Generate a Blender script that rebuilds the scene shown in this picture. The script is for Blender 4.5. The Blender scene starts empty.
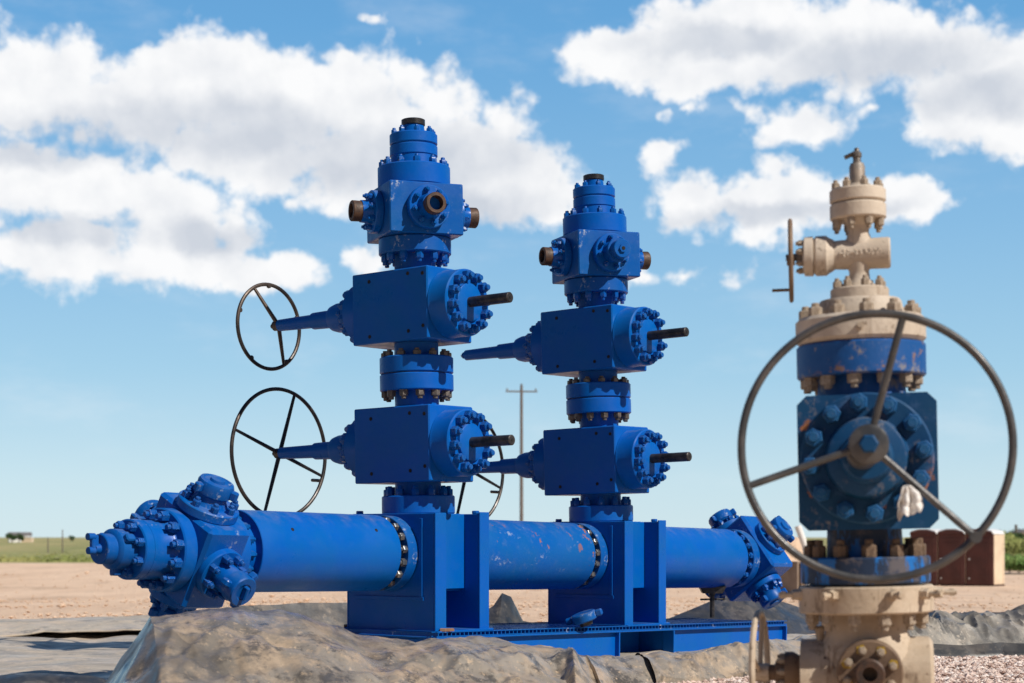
import bpy, math, random
from math import sin, cos, pi, radians as RAD, atan, atan2, sqrt
from mathutils import Matrix, Vector, noise as MN

random.seed(7)
SC = bpy.context.scene
COL = SC.collection
F = 1750.0                 # focal length in picture widths of 1024
H = 0.88                   # camera height above the pad
# ------------------------------------------------------------------ camera
cam = bpy.data.cameras.new('camera')
cam.sensor_width = 36.0
cam.lens = 36.0 * F / 1024
cam.shift_y = (537 - 341.5) / 1024
cam.clip_end = 9000
cam.clip_start = 0.1
cam.dof.use_dof = True
cam.dof.focus_distance = 11.3
cam.dof.aperture_fstop = 2.9
camo = bpy.data.objects.new('camera', cam)
camo.location = (0, 0, H)
camo.rotation_euler = (RAD(90), 0, 0)
COL.objects.link(camo)
SC.camera = camo
# ------------------------------------------------------------------ exposure
SC.view_settings.view_transform = 'Standard'
SC.view_settings.look = 'None'
SC.view_settings.exposure = 0.0
SC.view_settings.gamma = 1.0
SC.render.resolution_x, SC.render.resolution_y = 1024, 683
# ------------------------------------------------------------------ sun
SUN_EL = RAD(42)
SD = Vector((0.80 * cos(SUN_EL), -0.60 * cos(SUN_EL), sin(SUN_EL))).normalized()
sun = bpy.data.lights.new('sun', 'SUN')
sun.energy = 5.0
sun.angle = RAD(0.5)
sun.color = (1.0, 0.95, 0.87)
suno = bpy.data.objects.new('sun', sun)
suno.rotation_euler = SD.to_track_quat('Z', 'Y').to_euler()
COL.objects.link(suno)

# ------------------------------------------------------------------ sky with clouds (world)
def build_world():
    w = bpy.data.worlds.new('World')
    SC.world = w
    w.use_nodes = True
    nt = w.node_tree
    for n in list(nt.nodes):
        nt.nodes.remove(n)
    N, L = nt.nodes.new, nt.links.new

    def put(sock, v):
        if isinstance(v, (int, float)):
            sock.default_value = v
        elif isinstance(v, tuple):
            sock.default_value = v
        else:
            L(v, sock)

    def M(op, a, b=None, c=None, clamp=False):
        n = N('ShaderNodeMath'); n.operation = op; n.use_clamp = clamp
        put(n.inputs[0], a)
        if b is not None: put(n.inputs[1], b)
        if c is not None: put(n.inputs[2], c)
        return n.outputs[0]

    def V(op, a, b=None):
        n = N('ShaderNodeVectorMath'); n.operation = op
        put(n.inputs[0], a)
        if b is not None: put(n.inputs[1], b)
        return n.outputs['Value'] if op in ('LENGTH', 'DOT_PRODUCT') else n.outputs[0]

    def MIX(f, a, b):
        n = N('ShaderNodeMix'); n.data_type = 'RGBA'
        put(n.inputs[0], f); put(n.inputs[6], a); put(n.inputs[7], b)
        return n.outputs[2]

    def SM(x, a, b):
        n = N('ShaderNodeMapRange'); n.interpolation_type = 'SMOOTHSTEP'
        put(n.inputs[0], x); n.inputs[1].default_value = a; n.inputs[2].default_value = b
        return n.outputs[0]

    def NOISE(v, scale, detail, rough=0.55):
        n = N('ShaderNodeTexNoise'); n.noise_dimensions = '3D'
        put(n.inputs['Vector'], v); n.inputs['Scale'].default_value = scale
        n.inputs['Detail'].default_value = detail; n.inputs['Roughness'].default_value = rough
        return n

    sky = N('ShaderNodeTexSky')
    sky.sky_type = 'NISHITA'
    sky.sun_disc = False
    sky.sun_elevation = SUN_EL
    sky.sun_rotation = atan2(SD.x, SD.y)
    sky.altitude = 1500
    sky.air_density = 1.0
    sky.dust_density = 0.3
    sky.ozone_density = 1.6
    geo = N('ShaderNodeTexCoord')
    sep = N('ShaderNodeSeparateXYZ'); L(geo.outputs['Generated'], sep.inputs[0])
    az = M('ARCTAN2', sep.outputs[0], sep.outputs[1])
    el = M('ARCSINE', sep.outputs[2])
    cb = N('ShaderNodeCombineXYZ'); L(az, cb.inputs[0]); L(el, cb.inputs[1])
    p0 = cb.outputs[0]
    # domain warp so that edges billow
    w1 = NOISE(p0, 16, 4, 0.6)
    d1 = V('MULTIPLY', V('SUBTRACT', w1.outputs['Color'], (0.5, 0.5, 0.5)), (0.04, 0.024, 0))
    w2 = NOISE(p0, 70, 5, 0.6)
    d2 = V('MULTIPLY', V('SUBTRACT', w2.outputs['Color'], (0.5, 0.5, 0.5)), (0.016, 0.012, 0))
    p = V('ADD', V('ADD', p0, d1), d2)

    def E(px, py):
        a = atan((px - 512) / F)
        return a, atan((537 - py) / F * cos(a))

    def blobs(lst, pv):
        acc = None
        for (x, y, rx, ry) in lst:
            a, e = E(x, y)
            l = V('LENGTH', V('MULTIPLY', V('SUBTRACT', pv, (a, e, 0.0)), (F / rx, F / ry, 0.0)))
            wgt = 1.0 if rx > 45 else (0.62 if rx > 28 else 0.42)
            v = M('MULTIPLY', M('SUBTRACT', 1.0, l), wgt) if wgt < 1 else M('SUBTRACT', 1.0, l)
            acc = v if acc is None else M('SMOOTH_MAX', acc, v, 0.12)
        return acc
    big = [(35, 78, 90, 62), (140, 98, 105, 58), (215, 72, 80, 50), (300, 108, 105, 66), (385, 112, 95, 68), (465, 142, 85, 56),
           (515, 180, 60, 54), (420, 172, 150, 46), (250, 150, 130, 44), (345, 85, 60, 42), (228, 112, 70, 50), (560, 198, 44, 36),
           (28, 178, 80, 50), (100, 192, 85, 46), (170, 225, 90, 46), (55, 245, 110, 42), (190, 255, 95, 38), (262, 270, 72, 26),
           (366, 12, 14, 7), (372, 262, 30, 18), (292, 196, 20, 13),
           (628, 52, 86, 36), (700, 72, 90, 34), (735, 25, 120, 42), (830, 38, 130, 50), (910, 50, 120, 60), (985, 75, 95, 70),
           (965, 120, 70, 42), (1015, 135, 60, 30), (585, 55, 45, 14),
           (792, 122, 62, 27), (735, 105, 40, 18), (765, 165, 34, 20), (700, 205, 52, 36), (765, 200, 84, 42),
           (840, 198, 92, 34), (905, 196, 64, 26),
           (662, 150, 22, 18), (663, 107, 18, 13), (686, 270, 24, 11), (727, 279, 26, 15), (690, 108, 16, 9), (640, 275, 34, 13), (875, 112, 24, 10)]
    base = blobs(big, p)
    fb = NOISE(p0, 34, 9, 0.64)
    nz = M('MULTIPLY', M('SUBTRACT', fb.outputs[0], 0.5), 1.15)
    vo = N('ShaderNodeTexVoronoi'); vo.feature = 'F1'; L(V('ADD', p0, d2), vo.inputs['Vector'])
    vo.inputs['Scale'].default_value = 30; vo.inputs['Detail'].default_value = 3; vo.inputs['Roughness'].default_value = 0.55; vo.normalize = False
    puff = M('MULTIPLY', M('SUBTRACT', 0.95, vo.outputs['Distance']), 0.5)
    dens = M('ADD', M('ADD', base, nz), puff)
    # other clouds round the rest of the sky
    far = NOISE(V('MULTIPLY', p, (1, 1.8, 1)), 5.5, 8, 0.55)
    away = M('MAXIMUM', SM(M('ABSOLUTE', az), 0.34, 0.44), SM(el, 0.36, 0.5))
    dens2 = M('MULTIPLY', M('SUBTRACT', far.outputs[0], 0.60), 4.0)
    alpha = M('MAXIMUM', SM(dens, -0.05, 0.36), M('MULTIPLY', away, SM(dens2, 0.0, 0.6)))
    # thin veil
    veil = NOISE(V('MULTIPLY', p0, (1, 2.6, 1)), 9, 6, 0.6)
    vl = M('MULTIPLY', SM(veil.outputs[0], 0.5, 0.75), 0.16)
    alpha = M('MAXIMUM', alpha, vl)
    alpha = M('MULTIPLY', alpha, SM(el, 0.004, 0.06))
    # self shading: compare the noise here and a little towards the sun
    fs = NOISE(V('ADD', p0, (0.006, 0.010, 0.0)), 34, 5, 0.5)
    fb2 = NOISE(p0, 34, 5, 0.5)
    rel = M('MULTIPLY', M('SUBTRACT', fb2.outputs[0], fs.outputs[0]), 3.2)
    under = blobs([(215, 130, 150, 34), (390, 158, 150, 34), (110, 125, 90, 24), (470, 205, 80, 24), (215, 235, 60, 16), (70, 230, 60, 16),
                   (880, 62, 120, 26), (985, 95, 70, 24), (720, 40, 90, 16), (760, 215, 90, 12), (850, 207, 60, 10), (40, 150, 70, 16)], p)
    gr = M('ADD', M('MULTIPLY', SM(under, -0.45, 0.6), 0.72), M('MULTIPLY', M('SUBTRACT', 0.35, rel), 0.34), clamp=True)
    cloud = MIX(gr, (9.7, 9.75, 9.85, 1), (6.2, 6.65, 7.4, 1))
    # clear high-plains air: the blue deepens with height
    cr = N('ShaderNodeValToRGB'); L(M('MULTIPLY', el, 2 / pi, clamp=True), cr.inputs[0])
    stops = [(0.0, (0.60, 0.78, 0.87)), (0.02, (0.56, 0.76, 0.87)), (0.06, (0.37, 0.64, 0.84)), (0.11, (0.255, 0.53, 0.81)), (0.18, (0.14, 0.41, 0.75)),
             (0.35, (0.055, 0.20, 0.50)), (0.7, (0.025, 0.10, 0.30)), (1.0, (0.02, 0.08, 0.26))]
    els = cr.color_ramp.elements
    els[0].position, els[0].color = stops[0][0], stops[0][1] + (1,)
    els[1].position, els[1].color = stops[-1][0], stops[-1][1] + (1,)
    for ps, c in stops[1:-1]:
        k = els.new(ps); k.color = c + (1,)
    air = V('MULTIPLY', cr.outputs[0], (10.0, 10.0, 10.0))
    # sky outside the view is darkened to cut the fill on shaded faces
    fill_cut = SM(M('ABSOLUTE', az), 0.45, 1.2)
    air = V('MULTIPLY', MIX(0.85, sky.outputs[0], air), MIX(fill_cut, (1, 1, 1, 1), (0.26, 0.28, 0.33, 1)))
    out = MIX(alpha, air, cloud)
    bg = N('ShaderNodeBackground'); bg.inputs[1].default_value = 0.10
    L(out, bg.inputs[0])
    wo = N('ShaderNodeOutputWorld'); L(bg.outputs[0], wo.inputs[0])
SKY_SAT, SKY_VAL = 1.0, 1.0
build_world()

# ------------------------------------------------------------------ materials
MAT = {}
class NT:
    def __init__(s, name):
        m = bpy.data.materials.new(name); m.use_nodes = True
        s.m = m; s.nt = m.node_tree
        for n in list(s.nt.nodes): s.nt.nodes.remove(n)
        s.out = s.nt.nodes.new('ShaderNodeOutputMaterial')
        s.b = s.nt.nodes.new('ShaderNodeBsdfPrincipled')
        s.nt.links.new(s.b.outputs[0], s.out.inputs[0])
        s.tc = s.nt.nodes.new('ShaderNodeTexCoord')
    def put(s, sock, v):
        if isinstance(v, (int, float, tuple)): sock.default_value = v
        else: s.nt.links.new(v, sock)
    def N(s, t): return s.nt.nodes.new(t)
    def noise(s, scale, detail=4, rough=0.55, vec=None, stretch=None, color=False):
        n = s.N('ShaderNodeTexNoise')
        v = vec or s.tc.outputs['Object']
        if stretch:
            mp = s.N('ShaderNodeMapping'); mp.inputs['Scale'].default_value = stretch
            s.nt.links.new(v, mp.inputs[0]); v = mp.outputs[0]
        s.nt.links.new(v, n.inputs['Vector'])
        n.inputs['Scale'].default_value = scale; n.inputs['Detail'].default_value = detail
        n.inputs['Roughness'].default_value = rough
        return n.outputs['Color' if color else 'Fac']
    def ramp(s, x, a, b, lo=0.0, hi=1.0):
        n = s.N('ShaderNodeMapRange'); n.interpolation_type = 'SMOOTHSTEP'
        s.put(n.inputs[0], x)
        n.inputs[1].default_value = a; n.inputs[2].default_value = b; n.inputs[3].default_value = lo; n.inputs[4].default_value = hi
        return n.outputs[0]
    def mix(s, f, a, b):
        n = s.N('ShaderNodeMix'); n.data_type = 'RGBA'
        def c(v): return (v[0], v[1], v[2], 1.0) if isinstance(v, tuple) else v
        s.put(n.inputs[0], f); s.put(n.inputs[6], c(a)); s.put(n.inputs[7], c(b))
        return n.outputs[2]
    def math(s, op, a, b=0.0, clamp=False):
        n = s.N('ShaderNodeMath'); n.operation = op; n.use_clamp = clamp
        s.put(n.inputs[0], a); s.put(n.inputs[1], b)
        return n.outputs[0]
    def bump(s, h, dist=0.01, strength=1.0):
        n = s.N('ShaderNodeBump'); n.inputs['Distance'].default_value = dist; n.inputs['Strength'].default_value = strength
        s.put(n.inputs['Height'], h); s.nt.links.new(n.outputs[0], s.b.inputs['Normal'])
        return n
    def fin(s, col, rough=0.5, metal=0.0, spec=0.5):
        if isinstance(col, tuple): col = (col[0], col[1], col[2], 1.0)
        s.put(s.b.inputs['Base Color'], col); s.put(s.b.inputs['Roughness'], rough)
        s.put(s.b.inputs['Metallic'], metal); s.put(s.b.inputs['Specular IOR Level'], spec)
        return s.m

def paint(name, col, wear=0.0, rust=0.0, dust=0.15, rough=0.33, hi=(0.35, 0.42, 0.52)):
    s = NT(name)
    big = s.noise(2.3, 5, 0.6)
    c = s.mix(s.ramp(big, 0.35, 0.7), col, (col[0] * 1.5 + 0.001, col[1] * 1.12, col[2] * 0.9))
    mot = s.noise(14, 6, 0.65)
    c = s.mix(s.ramp(mot, 0.52, 0.78, 0, dust), c, (0.10, 0.17, 0.32))
    if wear > 0.05:
        sc = s.noise(9, 8, 0.72, stretch=(1, 1, 0.45))
        fine = s.noise(38, 6, 0.7, stretch=(1, 0.6, 1))
        k = s.math('MULTIPLY', s.ramp(sc, 0.60 - 0.05 * wear, 0.68 - 0.04 * wear), s.ramp(fine, 0.5, 0.58))
        c = s.mix(s.math('MULTIPLY', k, min(1, 0.55 + 0.3 * wear)), c, hi)
    if rust:
        rn = s.noise(7, 7, 0.66, vec=None, stretch=(1.0, 0.8, 1.3))
        r2 = s.noise(1.7, 2, 0.5)
        k = s.math('MULTIPLY', s.ramp(rn, 0.66 - 0.05 * rust, 0.70 - 0.05 * rust), s.ramp(r2, 0.42, 0.55))
        c = s.mix(k, c, (0.30, 0.125, 0.06))
    # dust settles on what looks up
    gn = s.N('ShaderNodeNewGeometry'); sp = s.N('ShaderNodeSeparateXYZ'); s.nt.links.new(gn.outputs['Normal'], sp.inputs[0])
    up = s.math('MULTIPLY', s.ramp(sp.outputs[2], 0.55, 1.0), s.ramp(s.noise(11, 5, 0.6), 0.4, 0.8, 0, 0.3))
    c = s.mix(up, c, (0.30, 0.27, 0.24))
    rr = s.ramp(s.noise(6, 4), 0.3, 0.75, rough - 0.06, rough + 0.22)
    s.bump(s.noise(26, 5, 0.6), 0.0016, 0.8)
    return s.fin(c, rr, 0.0, 0.2)

BLUE = (0.0003, 0.091, 0.42)
MAT['blue'] = paint('blue_paint', BLUE, 0.01, 0.0, 0.06)
MAT['blue_worn'] = paint('worn_blue_paint', (0.001, 0.080, 0.345), 1.0, 0.1, 0.22, 0.36)
MAT['blue_block'] = paint('scuffed_blue_paint', (0.0004, 0.089, 0.40), 0.5, 0.0, 0.12, 0.3)
MAT['blue_rusty'] = paint('chipped_blue_paint', (0.001, 0.088, 0.37), 0.5, 1.4, 0.30, 0.4)
MAT['blue_bolt'] = paint('bolt_blue_paint', (0.001, 0.076, 0.34), 0.8, 0.0, 0.15, 0.22, (0.5, 0.55, 0.6))
MAT['navy'] = paint('faded_navy_paint', (0.006, 0.055, 0.150), 1.3, 0.8, 0.5, 0.45, (0.18, 0.18, 0.20))

MAT['navy_bolt'] = paint('navy_bolt_paint', (0.008, 0.085, 0.24), 1.0, 0.4, 0.4, 0.35, (0.25, 0.28, 0.32))
def simple(name, col, col2, rough=0.5, metal=0.0, sc=9, bump=0.002, spec=0.5, lo=0.4, hi=0.65, stretch=None):
    s = NT(name)
    c = s.mix(s.ramp(s.noise(sc, 6, 0.62, stretch=stretch), lo, hi), col, col2)
    s.bump(s.noise(sc * 4, 5, 0.6), bump, 0.8)
    return s.fin(c, s.ramp(s.noise(sc * 1.7, 3), 0.3, 0.7, rough - 0.08, rough + 0.12), metal, spec)
MAT['gun'] = simple('dark_steel_and_recess_shade', (0.028, 0.027, 0.028), (0.075, 0.065, 0.06), 0.38, 0.55, 12)
MAT['wheel'] = simple('bare_wheel_steel', (0.035, 0.032, 0.032), (0.10, 0.075, 0.06), 0.38, 0.6, 5)
MAT['wheel_grey'] = simple('grey_wheel_steel', (0.070, 0.070, 0.071), (0.125, 0.116, 0.110), 0.42, 0.45, 7)
MAT['rust'] = simple('rusted_bore', (0.085, 0.042, 0.024), (0.04, 0.026, 0.02), 0.6, 0.2, 22)
MAT['brown_bolt'] = simple('brown_bare_bolt', (0.085, 0.072, 0.062), (0.19, 0.16, 0.135), 0.4, 0.4, 25)
MAT['steel'] = simple('grey_steel_nut', (0.10, 0.12, 0.15), (0.26, 0.24, 0.22), 0.3, 0.6, 25)
MAT['black'] = simple('black_hole', (0.004, 0.004, 0.005), (0.008, 0.007, 0.006), 0.8)

def beige_mat(name, a, b, grime, gk=1.0):
    s = NT(name)
    c = s.mix(s.ramp(s.noise(4, 6, 0.62), 0.35, 0.68), a, b)
    c = s.mix(s.ramp(s.noise(11, 8, 0.7, stretch=(1, 1, 0.5)), 0.55, 0.72, 0, 0.75 * gk), c, grime)
    c = s.mix(s.ramp(s.noise(30, 6, 0.7), 0.60, 0.70, 0, 0.8 * gk), c, (0.10, 0.055, 0.03))
    c = s.mix(s.ramp(s.noise(5, 8, 0.75, stretch=(2.2, 2.2, 0.35)), 0.56, 0.70, 0, 0.7 * gk), c, (0.16, 0.09, 0.05))
    s.bump(s.noise(40, 6, 0.65), 0.003, 0.9)
    return s.fin(c, 0.62, 0.0, 0.3)
MAT['beige'] = beige_mat('tan_dusty_paint', (0.47, 0.385, 0.30), (0.60, 0.51, 0.41), (0.25, 0.175, 0.12), 1.0)
MAT['beige_dirty'] = beige_mat('tan_muddy_paint', (0.42, 0.325, 0.23), (0.56, 0.455, 0.345), (0.17, 0.115, 0.075), 1.25)
MAT['beige_bolt'] = beige_mat('tan_bolt_paint', (0.33, 0.25, 0.18), (0.52, 0.43, 0.33), (0.14, 0.09, 0.055))
MAT['orange_bolt'] = beige_mat('rusty_orange_bolt', (0.14, 0.09, 0.06), (0.24, 0.16, 0.10), (0.05, 0.03, 0.02))
MAT['yellow'] = simple('yellow_paint', (0.48, 0.30, 0.015), (0.2, 0.12, 0.02), 0.6, 0, 30)

def scuffed_flange():
    s = NT('half_stripped_blue_paint')
    v = s.noise(8, 8, 0.75, stretch=(1.2, 1.2, 1.0))
    c = s.mix(s.ramp(v, 0.53, 0.62), (0.003, 0.075, 0.27), (0.22, 0.21, 0.22))
    c = s.mix(s.ramp(s.noise(16, 7, 0.7), 0.56, 0.66), c, (0.24, 0.14, 0.10))
    s.bump(s.noise(40, 5), 0.002, 0.8)
    return s.fin(c, 0.5, 0, 0.4)
MAT['scuffed'] = scuffed_flange()
def shaded_flange():
    s = NT('flange_shade_with_blue_patches')
    c = s.mix(s.ramp(s.noise(7, 8, 0.7), 0.50, 0.60), (0.012, 0.028, 0.065), (0.10, 0.09, 0.10))  # dark base paints in the shade of the valve block above
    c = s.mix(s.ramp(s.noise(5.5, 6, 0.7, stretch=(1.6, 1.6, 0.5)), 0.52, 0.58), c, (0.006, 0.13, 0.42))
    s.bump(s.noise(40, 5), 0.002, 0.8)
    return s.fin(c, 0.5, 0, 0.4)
MAT['shaded_flange'] = shaded_flange()

def dirt_mat():
    s = NT('dry_dirt')
    o = s.tc.outputs['Object']
    a = s.noise(0.5, 9, 0.66, stretch=(1.0, 0.22, 1))
    b = s.noise(3.0, 8, 0.7, stretch=(1.0, 0.35, 1))
    g = s.noise(30, 5, 0.7)
    c = s.mix(s.ramp(a, 0.3, 0.7), (0.68, 0.465, 0.315), (0.82, 0.60, 0.43))
    c = s.mix(s.ramp(b, 0.52, 0.72, 0, 0.55), c, (0.36, 0.235, 0.155))
    c = s.mix(s.ramp(g, 0.4, 0.75, 0, 0.45), c, (0.72, 0.57, 0.45))
    tr = s.noise(0.8, 8, 0.68, stretch=(0.6, 0.2, 1))
    c = s.mix(s.ramp(tr, 0.54, 0.66, 0, 0.5), c, (0.40, 0.275, 0.19))
    hgt = s.math('ADD', s.math('MULTIPLY', b, 1.0), s.math('MULTIPLY', g, 0.12))
    s.bump(hgt, 0.10, 0.9)
    return s.fin(c, 0.95, 0, 0.1)
MAT['dirt'] = dirt_mat()

def tarp_mat(name, a, b, mud, dark, shine=0.42, mudk=0.8, bumpd=0.05):
    s = NT(name)
    w1 = s.math('ABSOLUTE', s.math('SUBTRACT', s.noise(2.2, 3, 0.45, stretch=(1, 0.7, 1.0)), 0.5))
    w2 = s.math('ABSOLUTE', s.math('SUBTRACT', s.noise(6.5, 4, 0.5, stretch=(0.7, 1, 1.0)), 0.5))
    h = s.math('ADD', s.math('ADD', s.math('MULTIPLY', w1, -0.3), s.math('MULTIPLY', w2, -0.09)), s.math('MULTIPLY', s.noise(34, 5, 0.65), 0.04))
    c = s.mix(s.ramp(s.noise(1.3, 6, 0.62), 0.38, 0.66), a, b)
    c = s.mix(s.ramp(s.noise(2.9, 10, 0.72), 0.47, 0.60, 0, mudk), c, mud)
    c = s.mix(s.ramp(s.noise(3.4, 10, 0.76), 0.51, 0.59, 0, 0.85), c, dark)
    c = s.mix(s.ramp(s.noise(15, 8, 0.8), 0.53, 0.60, 0, 0.7), c, dark)
    c = s.mix(s.ramp(s.noise(30, 7, 0.78), 0.55, 0.62, 0, 0.7), c, tuple(min(1, q * 1.35) for q in mud))
    # dust gathers where the plastic is folded
    c = s.mix(s.ramp(w1, 0.006, 0.035, 0.35, 0.0), c, mud)
    # overlapping taped panels, each weathered its own way
    vo = s.N('ShaderNodeTexVoronoi'); vo.inputs['Scale'].default_value = 0.85; vo.distance = 'CHEBYCHEV'
    s.nt.links.new(s.tc.outputs['Object'], vo.inputs['Vector'])
    sx = s.N('ShaderNodeSeparateXYZ'); s.nt.links.new(vo.outputs['Color'], sx.inputs[0])
    pm = s.math('MULTIPLY', s.ramp(sx.outputs[0], 0.5, 0.62), s.ramp(s.noise(3.1, 7, 0.7), 0.36, 0.58))
    c = s.mix(s.math('MULTIPLY', pm, 0.7), c, s.mix(0.5, dark, a))
    s.bump(h, bumpd, 0.9)
    return s.fin(c, s.ramp(s.noise(3, 5), 0.35, 0.65, shine - 0.12, shine + 0.25), 0, 0.6)
MAT['tarp'] = tarp_mat('muddy_grey_liner', (0.18, 0.155, 0.125), (0.29, 0.25, 0.205), (0.41, 0.305, 0.205), (0.055, 0.05, 0.044), 0.34, 0.85, 0.035)
MAT['tarp_grey'] = tarp_mat('dusty_grey_liner', (0.36, 0.31, 0.25), (0.48, 0.42, 0.34), (0.54, 0.43, 0.32), (0.24, 0.215, 0.185), 0.6, 0.7, 0.03)
MAT['tarp_bunched'] = tarp_mat('bunched_grey_liner', (0.20, 0.185, 0.16), (0.33, 0.30, 0.26), (0.40, 0.34, 0.27), (0.07, 0.068, 0.065), 0.45, 0.5, 0.03)
MAT['tarp_black'] = tarp_mat('black_plastic_liner', (0.022, 0.023, 0.026), (0.05, 0.05, 0.052), (0.13, 0.11, 0.09), (0.012, 0.012, 0.013), 0.4, 0.45, 0.02)
MAT['tarp_mid'] = tarp_mat('charcoal_liner', (0.08, 0.08, 0.082), (0.15, 0.145, 0.14), (0.27, 0.22, 0.17), (0.03, 0.03, 0.03), 0.42, 0.6, 0.04)

def stones_mat():
    s = NT('gravel_stones')
    at = s.N('ShaderNodeAttribute'); at.attribute_name = 'tone'
    cr = s.N('ShaderNodeValToRGB'); s.nt.links.new(at.outputs['Fac'], cr.inputs[0])
    e = cr.color_ramp.elements
    e[0].color = (0.28, 0.17, 0.13, 1); e[1].color = (0.82, 0.74, 0.68, 1)
    for pos, c in ((0.3, (0.55, 0.40, 0.33, 1)), (0.6, (0.70, 0.58, 0.50, 1)), (0.8, (0.62, 0.46, 0.39, 1))):
        k = e.new(pos); k.color = c
    s.bump(s.noise(90, 3), 0.002, 0.7)
    return s.fin(cr.outputs[0], 0.8, 0, 0.3)
MAT['stone'] = stones_mat()

def grass_mat(name, cols, sc=0.06):
    s = NT(name)
    a = s.noise(sc, 8, 0.6, stretch=(0.5, 0.14, 1))
    b = s.noise(sc * 14, 6, 0.7, stretch=(1, 0.3, 1))
    c = s.mix(s.ramp(a, 0.42, 0.6), cols[0], cols[1])
    c = s.mix(s.ramp(b, 0.45, 0.62, 0, 0.8), c, cols[2])
    c = s.mix(s.ramp(s.noise(sc * 5, 9, 0.75, stretch=(1, 0.12, 1)), 0.5, 0.62, 0, 0.6), c, tuple(q * 0.55 for q in cols[0]))
    return s.fin(c, 0.9, 0, 0.1)
MAT['field'] = grass_mat('prairie_field', ((0.27, 0.28, 0.105), (0.46, 0.36, 0.18), (0.36, 0.33, 0.15)))
MAT['grass'] = grass_mat('grass_tufts', ((0.24, 0.28, 0.09), (0.46, 0.38, 0.18), (0.32, 0.33, 0.12)), 0.1)
MAT['leaf'] = grass_mat('shrub_leaves', ((0.14, 0.24, 0.07), (0.23, 0.31, 0.10), (0.09, 0.17, 0.045)), 1.2)
MAT['leaf_dark'] = grass_mat('dark_leaves', ((0.03, 0.06, 0.022), (0.05, 0.09, 0.03), (0.025, 0.05, 0.02)), 1.2)
MAT['wood'] = simple('weathered_wood', (0.13, 0.11, 0.10), (0.20, 0.17, 0.15), 0.8, 0, 6, 0.004, 0.2, stretch=(6, 6, 0.6))
MAT['nipple'] = simple('stained_steel_nipple', (0.24, 0.21, 0.18), (0.34, 0.27, 0.21), 0.5, 0.2, 18)
MAT['board'] = simple('splintered_board', (0.36, 0.20, 0.11), (0.25, 0.13, 0.07), 0.8, 0, 20, 0.003)
MAT['white'] = simple('white_paint', (0.78, 0.77, 0.75), (0.68, 0.66, 0.62), 0.5, 0, 3, 0.001)
MAT['cream'] = simple('cream_plastic', (0.70, 0.56, 0.40), (0.62, 0.48, 0.34), 0.55, 0, 2, 0.001)
MAT['brown'] = simple('brown_plastic', (0.115, 0.036, 0.028), (0.085, 0.028, 0.022), 0.5, 0, 2, 0.001)
MAT['brown2'] = simple('dark_brown_trim', (0.05, 0.02, 0.016), (0.04, 0.017, 0.014), 0.5, 0, 2, 0.001)
MAT['roof'] = simple('slate_roof', (0.14, 0.13, 0.13), (0.2, 0.18, 0.17), 0.8)
MAT['glass'] = simple('window_glass', (0.03, 0.04, 0.05), (0.04, 0.05, 0.06), 0.1)
MAT['tan'] = simple('tan_sheet_metal', (0.27, 0.20, 0.15), (0.20, 0.14, 0.10), 0.6, 0, 1.5)
MAT['cloth'] = simple('white_cloth', (0.78, 0.76, 0.73), (0.62, 0.57, 0.52), 0.9, 0, 14)
MAT['grey'] = simple('galvanised', (0.3, 0.3, 0.3), (0.22, 0.22, 0.22), 0.5, 0.5)

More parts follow.
